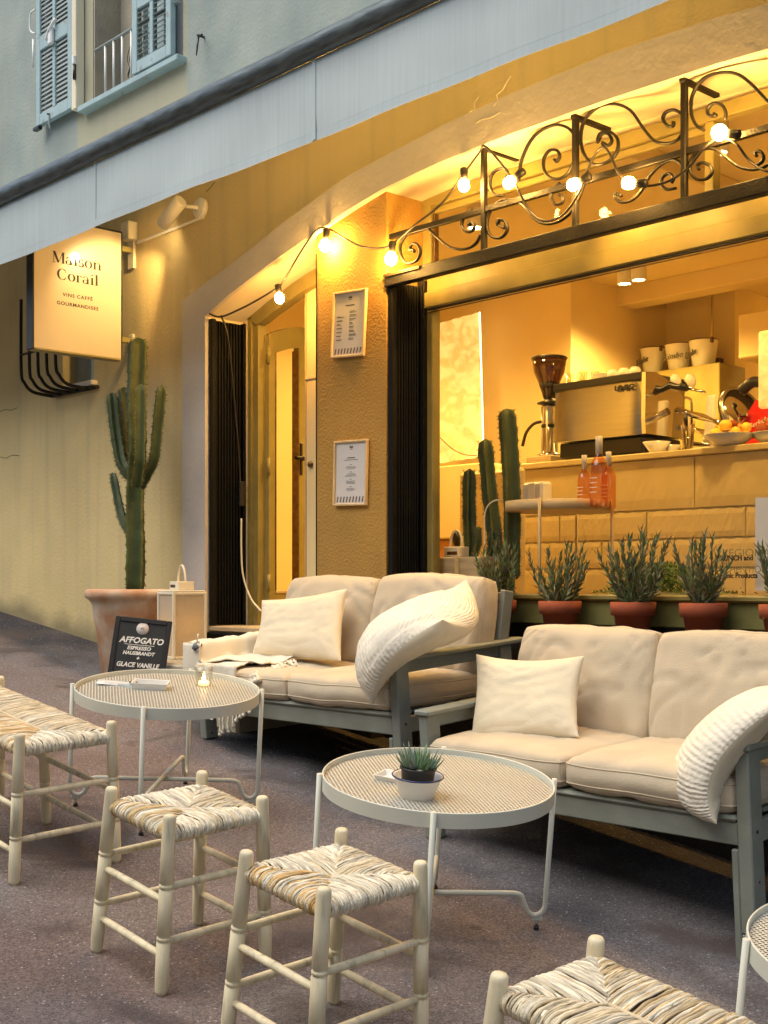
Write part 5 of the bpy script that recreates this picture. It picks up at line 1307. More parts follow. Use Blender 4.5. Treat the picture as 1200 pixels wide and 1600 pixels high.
# ================================================================== SOFAS
def cushion(mb, w, d, h, puff=.25, seed=0, crown=.02, nx=22, ny=18, wr=.004, e=.16):
    """boxed cushion, x 0..w, y 0..d, z 0..h: crowned top and bottom, bulging side band, piped seams"""
    sd = Vector((seed * 7.3, seed * 3.1, 0)); r = h * .22
    def edge(x, y):      # outline wobble and soft corners
        cx_, cy_ = w / 2, d / 2; qx, qy = (x - cx_) / cx_, (y - cy_) / cy_
        k = 1 - .030 * (abs(qx) * abs(qy)) ** 6
        bow = .010
        return cx_ + (x - cx_) * k + bow * qx * (1 - qy * qy), cy_ + (y - cy_) * k + bow * qy * (1 - qx * qx)
    def wob(p): return Vector((noise.noise(p * 4 + sd) * wr, noise.noise(p * 4 + sd * 2) * wr, noise.noise(p * 5 + sd * 3) * wr))
    def pt(u, v, s):
        x, y = edge(u * w, v * d); fx = min(u, 1 - u) * w; fy = min(v, 1 - v) * d
        ex = math.sqrt(max(0, 1 - max(0, 1 - fx / (r * 1.6)) ** 2)); ey = math.sqrt(max(0, 1 - max(0, 1 - fy / (r * 1.6)) ** 2))
        t = ex * ey; cr = crown * (math.sin(math.pi * u) * math.sin(math.pi * v)) ** .55
        p = Vector((x, y, h / 2 + s * (h / 2 - r + r * t + cr)))
        q = noise.noise(p * 4 + sd) * .005 + noise.noise(p * 17 + sd) * .0012
        a = noise.noise(Vector((p.x * 3 + seed, p.y * 3, 7)))
        cren = max(0, 1 - abs(noise.noise(Vector(((p.x + p.y * a) * 7 + seed * 2, (p.y - p.x * a) * 4, 3)))) * 9) * wr * 1.1
        p.z += s * (q - cren) * t
        return p + wob(p)
    dd = lambda q: .5 - .5 * math.cos(math.pi * q)
    for s in (1, -1): mb.grid(lambda u, v, s=s: pt(dd(u), dd(v), s), nx * 2, ny * 2)
    def wallp(a, v, side):
        u = dd(a)
        U, V = ((u, 0), (1, u), (1 - u, 1), (0, 1 - u))[side]
        b = pt(U, V, -1); t_ = pt(U, V, 1); p = b.lerp(t_, v); n = (Vector((0, -1, 0)), Vector((1, 0, 0)), Vector((0, 1, 0)), Vector((-1, 0, 0)))[side]
        p += n * .010 * math.sin(math.pi * v) * (math.sin(math.pi * u) ** .3 if 0 < u < 1 else 0)
        p += n * noise.noise(p * 14 + sd) * wr * .6 * math.sin(math.pi * v)
        return p
    for side in range(4): mb.grid(lambda u, v, side=side: wallp(u, v, side), nx * 2, 6)
    for s in (1, -1):
        loop = [pt(dd(i / nx), 0, s) for i in range(nx)] + [pt(1, dd(i / ny), s) for i in range(ny)] + [pt(1 - dd(i / nx), 1, s) for i in range(nx)] + [pt(0, 1 - dd(i / ny), s) for i in range(ny)]
        mb.tube(loop, .0032, 5, closed=True)
    return mb
def sofa(name, label, O, legs, seed, drop=0.):
    t = thing(name, label, 'sofa', O, (R(4.5), 0, 0))
    Lg, Dp = 1.42, .80
    TI = math.tan(R(4.5))
    # local z=0 at the bottom of the rail. legs: (fl, fr, bl, br) lengths below
    pw = .048; pd = .070
    fl, fr, bl, br = legs
    def leg(x, y, ln_, zt, block):
        o = MB().box(x, x + pw, y, y + pd, -ln_, zt, .004).build('leg', 'grey', t)
        MB().lathe([(0, 0), (.006, 0)], (0, 0, 0), 10, Matrix.Rotation(R(90), 4, 'Y')).build('bolt', 'plastic', o).location = (x + pw + .0008, y + pd / 2, .045)
        MB().lathe([(0, 0), (.005, 0)], (0, 0, 0), 10, Matrix.Rotation(R(90), 4, 'Y')).build('bolt', 'steel', o).location = (x + pw + .0008, y + pd / 2, -.11)
        if block: 
            MB().box(x - .026, x - .001, y + .002, y + pd - .004, -ln_ - block, -.012, .004).build('leg_extension', 'grey', t)
            MB().box(x + .0005, x + pw - .0005, y + .001, y + pd, -ln_ - block, -ln_ - .003, .003).build('leg_extension', 'grey', t)
    AH = .297
    leg(0, 0, fl[0], AH, fl[1]); leg(Lg - pw, 0, fr[0], AH, fr[1])
    for x, q in ((0, bl), (Lg - pw, br)):
        MB().box(x, x + pw, Dp - .17, Dp - .17 + pd, -q[0], AH, .004).build('leg', 'grey', t)
    # rails
    MB().box(pw + .001, Lg - pw - .001, .006, .034, 0, .072, .004).build('front_rail', 'grey', t)
    MB().box(pw + .001, Lg - pw - .001, -.004, .050, .073, .094, .009).build('front_slat', 'grey', t)
    MB().box(pw, Lg - pw, Dp - .15, Dp - .12, 0, .07, .004).build('back_rail', 'grey', t)
    for x in (.008, Lg - .008 - .028): MB().box(x, x + .028, pd + .001, Dp - .171, .005, .072, .003).build('side_rail', 'grey', t)
    for i in range(7):
        y = .07 + i * .085; MB().box(pw, Lg - pw, y, y + .055, .074, .088, .003).build('seat_slat', 'grey', t)
    for x in (-.012, Lg - pw - .018):
        MB().box(x, x + .078, -.012, Dp - .005, AH + .001, AH + .022, .005).build('armrest', 'grey', t)
        MB().box(x + .02, x + .048, pd + .001, Dp - .10, AH - .048, AH, .003).build('arm_rail', 'grey', t)
    # reclined back frame
    a = R(14)
    def bk(x, w, y, z0, z1, th=.03): 
        return MB().box(0, w, 0, th, 0, z1 - z0, .003)
    rec = Matrix.Rotation(-a, 4, 'X')
    bfp = Vector((0, Dp - .20, .10))
    for x in (pw - .02, Lg - pw - .012): 
        mb = MB().box(0, .030, 0, .062, 0, .45, .004).xf(rec); mb.build('back_post', 'grey', t).location = (x, bfp.y, bfp.z)
    for z in (.04, .39):
        mb = MB().box(pw + .012, Lg - pw - .014, .01, .035, z, z + .05, .003).xf(rec); mb.build('back_rail', 'grey', t).location = (0, bfp.y, bfp.z)
    for i in range(12):
        x = pw + .06 + i * (Lg - 2 * pw - .14) / 11
        mb = MB().box(x - .02, x + .02, .036, .050, .05, .43, .002).xf(rec); mb.build('back_slat', 'grey', t).location = (0, bfp.y, bfp.z)
    # cushions
    cwid = (Lg - 2 * pw) / 2
    for i in range(2):
        mb = cushion(MB(), cwid - .004, .68, .118, seed=seed + i, crown=.016, wr=.006)
        o = mb.build('seat_cushion', 'linen', t); o.location = (pw + i * cwid + .002, -.018, .098); o.rotation_euler = (R(-1.5), 0, 0)
        ed = .010
        for zz in (.020, .098):
            MB().tube([(ed, ed, zz), (cwid - .004 - ed, ed, zz)], .0035, 5).build('piping', 'linen', o) if False else None
    for i in range(2):
        mb = cushion(MB(), cwid + .0, .425, .150, seed=seed + 5 + i, crown=.03, wr=.012)
        o = mb.build('back_cushion', 'linen', t)
        # stand it up: local y -> up
        o.rotation_euler = (R(90 - 15 - 1), 0, R((-.6, .8)[i])); o.location = (pw + i * cwid + .001 - .004, Dp - .205, .160 - drop)
    return t
def rail_z(px, py, y): return W(px, py, y).z
O1 = (-.42, -.835, .972); O2 = (1.245, -.95, .790)
def legs_for(O, blk):
    o = []
    for (x, y, b) in ((.02, .03, blk[0]), (1.40, .03, blk[1]), (.02, .66, 0), (1.40, .66, 0)):
        wy = O[1] + y; wz = O[2] + y * math.tan(R(4.5)); o.append((wz - gz(O[0] + x, wy) - .002, b))
    return [(o[0][0] - blk[0], blk[0]), (o[1][0] - blk[1], blk[1]), (o[2][0], 0), (o[3][0], 0)]
l1 = legs_for(O1, (0, .0)); 
# rear legs of the first sofa stand on the stone step
l1[2] = (O1[2] + .05 - 1.166, 0) if False else l1[2]
s1 = sofa('outdoor_sofa', 'two-seat grey wooden sofa with cream cushions and a throw over its arm', O1, [l1[0], (l1[1][0] - .10, .10), (max(.02, O1[2] + .05 - 1.166 + .0), 0), l1[3]], 1)
s2 = sofa('outdoor_sofa', 'two-seat grey wooden sofa with cream cushions in front of the flower pots', O2, legs_for(O2, (0, .088)), 20, .022)
s1['group'] = s2['group'] = 'two-seat outdoor sofas along the facade'

# ------------------------------------------------------------------ throw pillows from 3x3 control points
def patch(P, nu=36, nv=36, th=.12, seed=0, wr=.006, pw_=.5, pinch=.06, creases=()):
    """puffy pillow round a curved middle surface through 3x3 points P[row][col]"""
    P = [[Vector(q) for q in r] for r in P]
    def L(a, b, c, t): return a * (1 - t) * (1 - 2 * t) + b * 4 * t * (1 - t) + c * t * (2 * t - 1)
    def S(u, v):
        uu = u; vv = v
        # pinched sides: edges bow inwards a little between the corners
        k = pinch
        uu = .5 + (u - .5) * (1 - k * math.sin(math.pi * v)); vv = .5 + (v - .5) * (1 - k * math.sin(math.pi * u))
        r = [L(P[i][0], P[i][1], P[i][2], uu) for i in range(3)]; return L(r[0], r[1], r[2], vv)
    def N(u, v):
        e = .01; a = S(min(u + e, 1), v) - S(max(u - e, 0), v); b = S(u, min(v + e, 1)) - S(u, max(v - e, 0)); n = a.cross(b); return n.normalized() if n.length > 1e-9 else Vector((0, 0, 1))
    mb = MB(); sd = Vector((seed * 3.7, 0, seed))
    for si, s in enumerate((1, -1)):
        mb.mat = si
        def fn(u, v, s=s):
            du = .5 - .5 * math.cos(math.pi * u); dv = .5 - .5 * math.cos(math.pi * v)
            p = S(du, dv); n = N(du, dv)
            t = max(0, (1 - abs(2 * du - 1) ** 3.0)) ** pw_ * max(0, (1 - abs(2 * dv - 1) ** 3.0)) ** pw_
            q = noise.noise(p * 5 + sd) * wr * 1.1 + noise.noise(p * 30 + sd) * wr * .15
            w1 = noise.noise(Vector((p.x * 3, p.y * 3, p.z * 3)) + sd); q -= max(0, 1 - abs(noise.noise(Vector((du * 3.2 + w1 * 1.2, dv * 7 + w1 * 2, seed))) * 6)) * wr * .9
            q -= max(0, 1 - abs(noise.noise(Vector((du * 8 - w1, dv * 2.5 + w1 * 2, seed + 9))) * 9)) * wr * .5
            # tension folds running in from the corners
            q += -wr * 1.2 * abs(math.sin((du + dv) * 16 + seed)) * max(0, 1 - 3.5 * min(du + dv, 2 - du - dv)) * 1.0
            q += -wr * 1.2 * abs(math.sin((du - dv) * 16 + seed)) * max(0, 1 - 3.5 * min(1 - du + dv, 1 + du - dv)) * 1.0
            return p + n * s * (th / 2 * t + q * min(1, t * 2))
        mb.grid(fn, nu, nv)
    return mb
def w3(rows): return [[W(*q) for q in r] for r in rows]
def seam(P3, parent, m):  # thin piping around the pillow edge
    pass
# sofa one: plain pillow (rows bottom->top)
pl = patch(w3([[(394, 1022, -.62), (462, 1030, -.60), (533, 1033, -.58)], [(405, 975, -.57), (470, 978, -.52), (534, 975, -.52)], [(409, 938, -.52), (470, 932, -.48), (542, 920, -.44)]]), th=.13, seed=1, pinch=.05, wr=.006)
tag(pl.build('throw_pillow', 'pillowfab'), 'plain cream square pillow at the throw-covered end of the far sofa', 'pillow', 'plain cream pillows')
pk = patch(w3([[(582, 1102, -.93), (610, 1030, -.96), (692, 968, -.86)], [(570, 1046, -.86), (632, 985, -.80), (746, 972, -.60)], [(584, 1005, -.74), (645, 965, -.62), (729, 905, -.42)]]), nu=44, nv=44, th=.19, seed=2, pinch=.0, wr=.008, pw_=.55)
tag(pk.build('throw_pillow', ['knit', 'pillowfab']), 'cream knitted pillow slumped over the right arm of the far sofa', 'pillow')
# sofa two: plain pillow
pl = patch(w3([[(737, 1150, -.78), (820, 1154, -.76), (905, 1152, -.74)], [(741, 1085, -.72), (822, 1088, -.66), (902, 1088, -.68)], [(744, 1022, -.66), (825, 1030, -.61), (913, 1025, -.60)]]), th=.14, seed=3, pinch=.05, wr=.006)
tag(pl.build('throw_pillow', 'pillowfab'), 'plain cream pillow at the left end of the nearer sofa', 'pillow', 'plain cream pillows')
pk = patch(w3([[(1120, 1288, -1.02), (1118, 1195, -1.04), (1235, 1090, -.98)], [(1100, 1262, -.88), (1106, 1180, -.86), (1225, 1082, -.80)], [(1095, 1240, -.74), (1100, 1165, -.70), (1215, 1075, -.62)]]), th=.16, seed=4, pinch=.0, wr=.006)
tag(pk.build('throw_pillow', ['knit', 'pillowfab']), 'cream chunky knitted pillow folded over the right arm of the nearer sofa', 'pillow')

# ------------------------------------------------------------------ throw over the left arm
thr = thing('fringed_throw', 'cream fringed throw draped over the left arm of the far sofa', 'throw', (0, 0, 0))
SM = Matrix.Translation(O1) @ Matrix.Rotation(R(4.5), 4, 'X')
def cloth(path, y0, y1, seed, wr=.006, skew=None, nu=46, nv=30):
    P = spline([Vector((x, 0, z)) for x, z in path], 6)
    def fn(u, v):
        f = u * (len(P) - 1); i0 = min(int(f), len(P) - 2); q = P[i0].lerp(P[i0 + 1], f - i0)
        a0, a1 = (y0(u), y1(u)) if callable(y0) else (y0, y1)
        p = Vector((q.x, a0 + (a1 - a0) * v, q.z))
        w_ = noise.noise(Vector((p.x * 5 + seed, p.y * 14, p.z * 5))) * wr * 2 + abs(noise.noise(Vector((p.x * 9, p.y * 30, seed)))) * wr * 1.5
        p += Vector((0, 0, w_)) + Vector((-.3 if q.x < .03 else .4, 0, 0)) * w_
        return SM @ p
    o = MB().grid(fn, nu, nv).build('cloth', 'throw', thr); sm = o.modifiers.new('s', 'SOLIDIFY'); sm.thickness = .006; return o
cloth([(-.034, .03), (-.036, .18), (-.028, .312), (.0, .336), (.045, .338), (.085, .325), (.100, .26), (.115, .235), (.17, .232)], -.040, .56, 1, .006)
cloth([(.085, .30), (.11, .25), (.17, .238), (.26, .238), (.36, .236)], lambda u: -.05 + .02 * u, lambda u: .52 - .30 * u, 2, .009)
cloth([(.10, .246), (.20, .252), (.32, .250), (.44, .244)], lambda u: -.03 + .10 * u, lambda u: .25 + .02 * u, 3, .010)
def flap(x0, x1, z0, z1, y, seed, wr=.006):
    def fn(u, v):
        x = x0 + (x1 - x0) * u; z = z0 + (z1 - z0) * v
        return SM @ Vector((x, y + noise.noise(Vector((x * 16 + seed, z * 4, 0))) * wr * 1.8 - .010 * math.sin(v * 3), z))
    o = MB().grid(fn, 20, 14).build('cloth', 'throw', thr); sm = o.modifiers.new('s', 'SOLIDIFY'); sm.thickness = .006
flap(-.036, .105, .335, .13, -.046, 1)
flap(.09, .40, .245, .035, -.052, 2, .010)
random.seed(8)
def tassel(p, q, r=.006):
    p = Vector(p); q = Vector(q); P = []; n = 9
    for i in range(n + 1):
        f = i / n; c = p.lerp(q, f); c += Vector((random.uniform(-1, 1), random.uniform(-1, 1), random.uniform(-1, 1))) * .003; P.append(c)
    rs = [r * (1 + .35 * math.sin(i * 2.6)) for i in range(n)] + [r * 1.7]
    MB().tube(P, rs, 6).build('fringe', 'throw', thr)
    MB().sphere(P[-1], r * 1.9, 8).build('knot', 'throw', thr)
for i in range(16):                               # along the seat
    f = i / 15; x = 396 + 62 * f; y = 1056 - 20 * f
    a = W(x, y - 5, -.86 + .24 * f); tassel(a, W(x + random.uniform(-4, 12), y + random.uniform(-2, 8), -.87 + .23 * f), .0065)
for i in range(9):                               # hanging in front of the rail
    x = 344 + i * 6.3; a = W(x, 1088 + 0 * i, -.895); b = W(x + random.uniform(-2, 2), (1147, 1145, 1141, 1137, 1128, 1122, 1118, 1112, 1106)[i] + random.uniform(-3, 3), -.89); tassel(a, b, .0055)
for i in range(5): tassel(W(400 - 2 * i, 1052 + i, -.87), W(404 - i * 4, 1062 + i * 3, -.89), .007)
mb = MB(); a = W(331, 1096, -.90); mb.box(a.x - .012, a.x + .012, -.903, -.901, a.z - .085, a.z + .02); lb = mb.build('care_tag', 'ceramic', thr)
kb = thing('yarn_ball', 'small grey and white striped yarn tassel hanging by the sofa arm', 'tassel', tuple(W(308, 1010, -.90)))
MB().sphere((0, 0, 0), .022, 12).build('ball', 'striped', kb)
for k in range(3): MB().tube([(.022 * math.cos(w), .022 * math.sin(w) * math.cos(k), .023 * math.sin(w) * math.sin(k + .5)) for w in [math.pi * 2 * i / 16 for i in range(16)]], .004, 5, closed=True).build('stripe', 'ceramic' if k else 'plastic', kb)
MB().tube([(0, 0, .02), (.01, 0, .06)], .004, 5).build('cord', 'throw', kb)

# ================================================================== TABLES
def round_table(label, c, R0, h, angs, seed, foot=.03):
    z = gz(c[0], c[1]); t = thing('coffee_table', label, 'table', (c[0], c[1], z), TILT, 'round cream metal coffee tables')
    mb = MB()
    for pr_ in ([(R0, h - .046), (R0 + .0005, h - .002)], [(R0 + .0005, h - .002), (R0 - .001, h), (R0 - .004, h), (R0 - .005, h - .002)], [(R0 - .005, h - .002), (R0 - .005, h - .044)], [(R0 - .005, h - .044), (R0, h - .046)], [(R0 - .005, h - .020), (R0 - .014, h - .020), (R0 - .014, h - .024), (R0 - .005, h - .024)]):
        mb.lathe(pr_, (0, 0, 0), 96)
    mb.build('rim', 'tablem', t, fix=False)
    mb = MB(); rr = R0 - .006; zt = h - .018; pitch = .0115
    for d in (1, -1):                                   # expanded metal: two crossing sets of strands
        a = R(30) * d; u = Vector((math.cos(a), math.sin(a), 0)); w = Vector((-u.y, u.x, 0)); n = int(2 * rr / pitch)
        for i in range(n):
            s = -rr + (i + .5) * pitch; 
            if abs(s) >= rr: continue
            hl = math.sqrt(rr * rr - s * s); p = w * s + Vector((0, 0, zt + (.0006 if d > 0 else 0)))
            a0 = p - u * hl; a1 = p + u * hl; tw = w * .0022
            mb.add([a0 - tw, a0 + tw, a1 + tw, a1 - tw, a0 - Vector((0, 0, .0022)), a1 - Vector((0, 0, .0022))], [(0, 1, 2, 3), (0, 3, 5, 4), (1, 4, 5, 2)])
    mb.build('mesh_top', 'tablemesh', t, fix=False)
    Rl = R0 + .009; r = .0088
    for ai in (0, 1):
        ps = [R(angs[ai]), R(angs[ai] + 180) if len(angs) < 4 else R(angs[ai + 2])]
        dirs = [Vector((math.cos(q), math.sin(q), 0)) for q in ps]
        zb = .118 + .018 * ai
        for k, dv in enumerate(dirs):
            up = Vector((0, 0, 1))
            pts = [dv * Rl + up * (h + .004), dv * Rl + up * .10, dv * (Rl - .001) + up * .075, dv * (Rl - .012) + up * .054, dv * (Rl - .032) + up * .046, dv * (Rl - .052) + up * .055, dv * (Rl - .066) + up * .078, dv * (Rl - .080) + up * (zb - .008), dv * (Rl - .105) + up * zb, up * zb + dv * .0]
            body = [pts[0], pts[1]] + spline(pts[1:9], 4)[1:] + [pts[9]]
            MB().tube(body, r, 10).build('leg', 'tablem', t)
            fo = MB().box(-.018, .018, -.006, .006, .030, .044, .002).build('foot_plate', 'tablem', t); fo.location = dv * (Rl - .024); fo.rotation_euler = (0, 0, ps[k])
            ft = MB().tube([(0, 0, .004), (0, 0, .034)], .004, 6).build('screw', 'steel', fo); fb = MB().lathe([(0, -.0), (.010, 0), (.008, .012), (0, .012)], (0, 0, 0), 12).build('rubber_foot', 'plastic', fo)
    return t
HT = .49
T1 = (1.880, -1.545); T2 = (.405, -1.570); T3 = (3.425, -1.61)
t1 = round_table('round cream mesh table with the succulent bowl, nearest the camera in full', T1, .361, HT, (54, -47, 234, 132), 1)
t2 = round_table('round cream mesh table with candle and magazines by the far sofa', T2, .360, HT, (54, -47, 234, 132), 2)
t3 = round_table('round cream mesh table mostly cut off at the right edge', T3, .364, HT, (60, -40, 224, 140), 3)

def on_table(T, px, py, h=HT - .017):
    return G(px, py, h)
def align(o): o.rotation_euler = TILT
# succulent in black pot inside enamel bowl
p = on_table(T1, 651, 1246); 
bo = thing('enamel_bowl', 'white enamel bowl with dark blue rim on the nearest full table', 'bowl', tuple(p), TILT)
MB().lathe([(0, 0), (.046, 0), (.052, .005), (.070, .060), (.073, .064), (.078, .066), (.076, .070), (.070, .066), (.048, .008), (0, .006)], (0, 0, 0), 36).build('body', 'white', bo)
MB().tube([(.0765 * math.cos(w), .0765 * math.sin(w), .068) for w in [2 * math.pi * i / 36 for i in range(36)]], .0028, 6, closed=True).build('rim', 'blue', bo)
su = thing('succulent', 'spiky grey-green succulent in a black pot sitting in the enamel bowl', 'succulent', tuple(p + GN * .03), TILT)
MB().lathe([(0, 0), (.046, 0), (.052, .058), (.056, .060), (.056, .066), (.050, .066), (.049, .056), (0, .055)], (0, 0, 0), 28).build('pot', 'plastic', su)
rng = random.Random(4)
for k in range(52):
    w = k * 2.39996; rad = .040 * math.sqrt(k / 52); lean = .25 + rad * 14 * rng.uniform(.6, 1.1); L_ = rng.uniform(.035, .062) * (1 if k % 6 else 1.35)
    d = Vector((math.cos(w) * math.sin(lean), math.sin(w) * math.sin(lean), math.cos(lean))); b0 = Vector((rad * math.cos(w), rad * math.sin(w), .056))
    q = d.orthogonal().normalized(); mb = MB(); mb.cur = tuple(v * rng.uniform(.8, 1.3) for v in (.13, .20, .13))
    mid = b0 + d * L_ * .4; tip = b0 + d * L_ + Vector((0, 0, .010))
    mb.tube([b0, mid, b0 + d * L_ * .75 + Vector((0, 0, .003)), tip], [.006, .0065, .004, .0006], 5, flat=.5); mb.build('spike', 'leaf', su)
MB().sphere((.035, -.028, .063), .010, 8, (1.2, 1, .6)).build('pebble', 'stone', su); MB().sphere((.042, -.012, .062), .008, 8).build('pebble', 'stone', su)
def dish(px, py, w, d, h, rot, label, tilt=None):
    p = on_table(None, px, py); t = thing('ceramic_dish', label, 'dish', tuple(p), TILT)
    mb = MB(); 
    def rec(s, z, rw, rd): return [(s * 0 - rw, -rd, z), (rw, -rd, z), (rw, rd, z), (-rw, rd, z)]
    rings = [rec(1, 0, w * .42, d * .40), rec(1, h, w * .5, d * .5), rec(1, h, w * .46, d * .45), rec(1, .004, w * .38, d * .35)]
    vs = [v for r_ in rings for v in r_]; fs = [(0, 1, 2, 3), (12, 13, 14, 15)]
    for i in range(3): fs += [(i * 4 + k, i * 4 + (k + 1) % 4, (i + 1) * 4 + (k + 1) % 4, (i + 1) * 4 + k) for k in range(4)]
    mb.add(vs, fs).xf(Matrix.Rotation(rot, 4, 'Z')); o = mb.build('tray', 'white', t); bv = o.modifiers.new('b', 'BEVEL'); bv.width = .003; bv.segments = 2
    return t
dish(235, 1077, .145, .085, .032, R(48), 'white rectangular dish beside the papers on the far table')
dish(612, 1219, .09, .085, .020, R(20), 'small white ashtray half hidden behind the enamel bowl')
# papers
p = on_table(None, 196, 1071)
mg = thing('folded_papers', 'folded magazine and papers on the far table beside the white dish', 'magazine', tuple(p), TILT)
ux = Vector((RT.x, RT.y, 0)); 
for i, (m_, dx, ry, w_, h_) in enumerate((('paper', 0, 5, .20, .10), ('teal', .012, 2, .19, .09), ('ceramic', -.01, 9, .20, .085), ('paper', .02, 12, .20, .06))):
    mb = MB(); a_ = math.atan2(RT.y, RT.x) + R(-6 + ry)
    mb.grid(lambda u, v, i=i, w_=w_, h_=h_: ((u - .5) * w_, (v - .5) * h_, .002 + i * .004 + .004 * math.sin(u * 3 + i) + .003 * math.sin(v * 4)), 8, 4)
    mb.xf(Matrix.Rotation(a_, 4, 'Z')); o = mb.build('sheet', m_, mg); o.location = Vector((math.cos(a_), math.sin(a_), 0)) * dx; sm = o.modifiers.new('s', 'SOLIDIFY'); sm.thickness = .003
mb = MB(); mb.box(-.01, .02, -.03, -.01, .018, .0215).xf(Matrix.Rotation(math.atan2(RT.y, RT.x), 4, 'Z')); mb.build('print_block', 'plastic', mg).location = ux * .03
# candle glass
p = on_table(None, 318, 1073)
cg = thing('tealight_glass', 'clear glass holding a lit tealight on the far table', 'candle holder', tuple(p), TILT)
MB().lathe([(0, 0), (.030, 0), (.036, .085), (.0335, .085), (.028, .008), (0, .008)], (0, 0, 0), 24).build('glass', 'thin', cg)
MB().lathe([(0, .009), (.022, .009), (.022, .022), (0, .021)], (0, 0, 0), 20).build('tealight', 'wax', cg)
MB().sphere((0, 0, .034), .0065, 10, (1, 1, 2)).build('flame', 'flame', cg)
MB().lathe([(.0345, .083), (.0365, .0865), (.0335, .0865)], (0, 0, 0), 24).build('lip', 'ceramic', cg)

# ================================================================== STOOLS
RC = dict(pale=(.76, .69, .54), grey=(.55, .49, .38), gold=(.66, .46, .22), mid=(.68, .57, .38))
def rush_seat(w, d, zt, cols, seed, pitch=.0045):
    """woven rush: strands run square to each rail and meet on the diagonals"""
    rng = random.Random(seed); mb = MB(); th = .025
    hx, hy = w / 2, d / 2
    def side(ax, sgn, length, depth, base):
        n = int(length / pitch)
        for i in range(n):
            s = -length / 2 + (i + rng.uniform(.2, .8)) * length / n
            reach = max(min(depth, (length / 2 - abs(s)) + rng.uniform(-.001, .006)), .006)
            k = rng.random(); c = Vector(base)
            if k < .30: c = Vector(RC['pale'])
            elif k < .38: c = Vector(RC['grey'])
            elif k < .50: c = Vector(RC['mid'])
            c = c * rng.uniform(.80, 1.15) * (.62 if rng.random() < .05 else 1)
            E_ = hy if ax == 'y' else hx; lift = rng.uniform(-.0022, .0018)
            prof = [(E_ - .012, -th * 1.15), (E_ + .006, -th * 1.0), (E_ + .013, -th * .4), (E_ + .010, .000), (E_ - .004, .010), (E_ - .03, .012)]
            inner = E_ - reach
            q = [(o_, z_) for o_, z_ in prof if o_ > inner + .002]
            if inner < E_ - .05:
                for f_ in (.33, .66): q.append((E_ - .03 + (inner - E_ + .03) * f_, .012 - .006 * f_))
            q.append((inner, .004 - .008 * (1 - inner / E_)))
            r = .0036 * rng.uniform(.7, 1.3); pts = []; drift = rng.uniform(-.007, .007)
            for j, (o_, z_) in enumerate(q):
                ss = s + drift * j / len(q) + rng.uniform(-.0008, .0008); z2 = z_ + zt + lift + rng.uniform(-.0010, .0010)
                pts.append((ss, o_ * sgn, z2) if ax == 'y' else (o_ * sgn, ss, z2))
            P_ = spline(pts, 2); o0 = len(mb.v)
            mb.tube(P_, [r * (1 + .22 * math.sin(t_ * 1.7 + s * 300)) for t_ in range(len(P_))], 5, cap=False)
            for t_ in range(len(P_)):
                v_ = 1 + .16 * math.sin(t_ * .9 + s * 517) + rng.uniform(-.06, .06)
                for w_ in range(5): mb.c[o0 + t_ * 5 + w_] = tuple(x * v_ for x in c)
    dmax = min(hx, hy)
    side('y', -1, w, dmax, cols[0]); side('x', 1, d, dmax, cols[1]); side('y', 1, w, dmax, cols[2]); side('x', -1, d, dmax, cols[3])
    if w > d + .02:
        mb.cur = RC['mid']; mb.box(-(hx - hy), hx - hy, -.004, .004, zt - .012, zt + .004, .002)
    # underside / filler so that no light shows through
    mb.cur = (.25, .19, .11); mb.box(-hx + .004, hx - .004, -hy + .004, hy - .004, zt - .018, zt - .003)
    return mb
def turned_leg(top, bot, r=.0190, zs=(.30, .155)):
    top = Vector(top); bot = Vector(bot); Lh = (top - bot).length; d = (top - bot).normalized()
    pr_ = [(0, 0), (r * .82, 0), (r * .92, .010), (r * 1.02, .05)]
    for z in sorted(zs):
        for dz in (-.007, .007): pr_ += [(r * 1.03, z + dz - .0035), (r * .86, z + dz - .0015), (r * .86, z + dz + .0015), (r * 1.03, z + dz + .0035)]
    pr_ += [(r * 1.0, Lh - .10), (r * .95, Lh - .014), (r * .90, Lh - .005), (r * .72, Lh), (0, Lh + .001)]
    rot = Vector((0, 0, 1)).rotation_difference(d).to_matrix().to_4x4()
    return MB().lathe(pr_, (0, 0, 0), 20, Matrix.Translation(bot) @ rot)
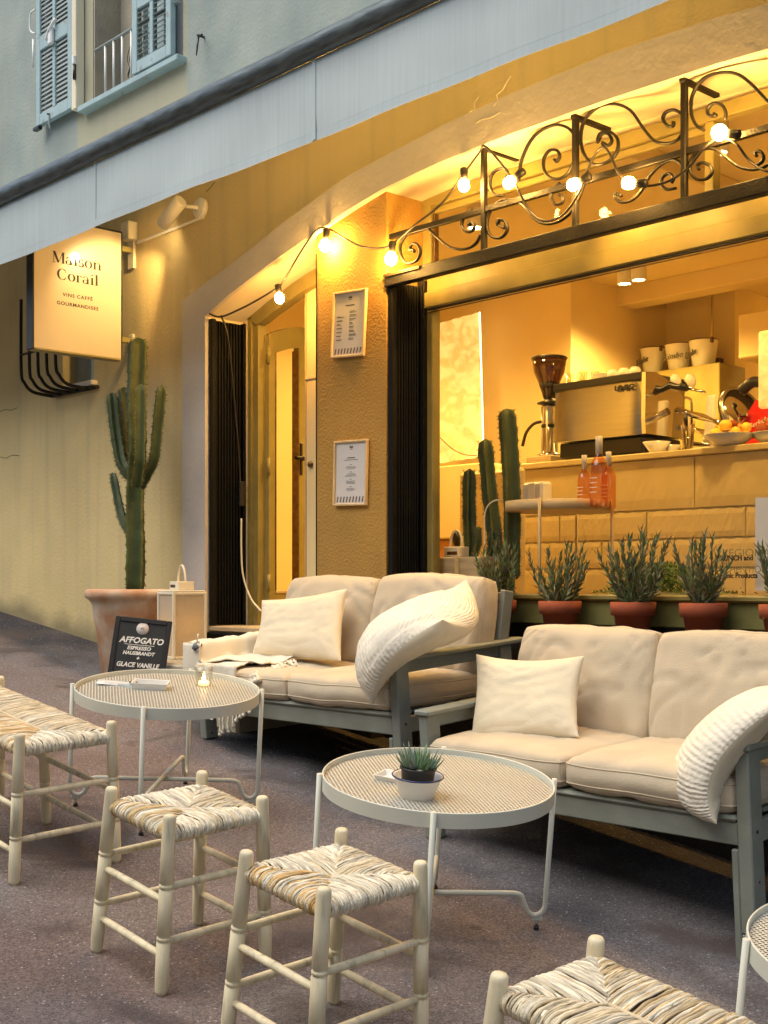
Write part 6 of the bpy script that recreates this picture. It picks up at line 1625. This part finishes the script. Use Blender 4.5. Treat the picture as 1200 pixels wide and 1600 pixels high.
def stool(name, label, c, w, d, h, cols, seed, group, mid_legs=(), r=.019):
    t = thing(name, label, 'bench' if w > .5 else 'stool', (c[0], c[1], gz(*c)), TILT, group)
    hx, hy = w / 2, d / 2; sp = .022; legs = {}
    for sx in (-1, 1):
        for sy in (-1, 1):
            top = Vector((sx * hx, sy * hy, h)); bot = Vector((sx * (hx + sp), sy * (hy + sp), 0.0)); legs[(sx, sy)] = (top, bot)
            turned_leg(top, bot, r).build('leg', 'wood', t)
    for x in mid_legs:
        for sy in (-1, 1):
            turned_leg((x, sy * (hy - .006), h - .075), (x, sy * (hy + sp), 0), r).build('leg', 'wood', t)
    def at(l, z): top, bot = l; f = z / h; return bot.lerp(top, f)
    def rung(a, b, z0, rr=.0105):
        p, q = at(legs[a], z0), at(legs[b], z0); m = (p + q) / 2
        MB().tube([p, p.lerp(q, .15), m, p.lerp(q, .85), q], [rr * .80, rr, rr * 1.08, rr, rr * .80], 12).build('stretcher', 'wood', t)
    for z in (.255, .105): rung((-1, -1), (1, -1), z); rung((-1, 1), (1, 1), z + .0)
    for z in (.295, .145): rung((-1, -1), (-1, 1), z); rung((1, -1), (1, 1), z)
    rush_seat(w - .004, d - .004, h - .048, cols, seed).build('rush_seat', 'rush', t, fix=False)
    return t
g_, p_, y_, m_ = RC['grey'], RC['pale'], RC['gold'], RC['mid']
# cols order: street side, right side, house side, left side
stool('rush_stool', 'small wooden stool with woven rush seat, on the left, closest to the bench', (1.610, -2.295), .300, .312, .495, ((.62, .45, .22), p_, m_, p_), 1, 'small rush-seated stools')
stool('rush_stool', 'small wooden stool with orange-streaked rush seat, in front of the nearest full table', (2.262, -2.300), .300, .312, .500, ((.64, .42, .17), p_, m_, p_), 2, 'small rush-seated stools')
stool('rush_bench', 'long rush-seated wooden bench at the left edge by the far table', (.39, -2.235), .84, .340, .500, (y_, p_, m_, p_), 3, 'rush-seated benches', mid_legs=(-.06,))
stool('rush_bench', 'long rush-seated wooden bench cut off at the bottom right corner', (3.392, -2.308), .86, .31, .500, (m_, p_, (.60, .46, .26), p_), 4, 'rush-seated benches', r=.020)

# a few leaves and bits of litter on the asphalt
random.seed(12)
lt = MB()
for k in range(46):
    x = random.uniform(.2, 3.6); y = random.uniform(-2.9, -1.0); s = random.uniform(.003, .009); w = random.uniform(0, 6.28); z = gz(x, y) + .002
    lt.cur = random.choice([(.05, .03, .02), (.02, .02, .02), (.16, .13, .10), (.09, .05, .03)])
    lt.add([(x, y, z), (x + s * math.cos(w), y + s * math.sin(w), z + .002), (x + s * .4 * math.cos(w + 1), y + s * .4 * math.sin(w + 1), z + .004)], [(0, 1, 2)])
tag(lt.build('leaf_litter', 'rush', fix=False), 'tiny scattered leaf bits and crumbs on the asphalt', kind='stuff')
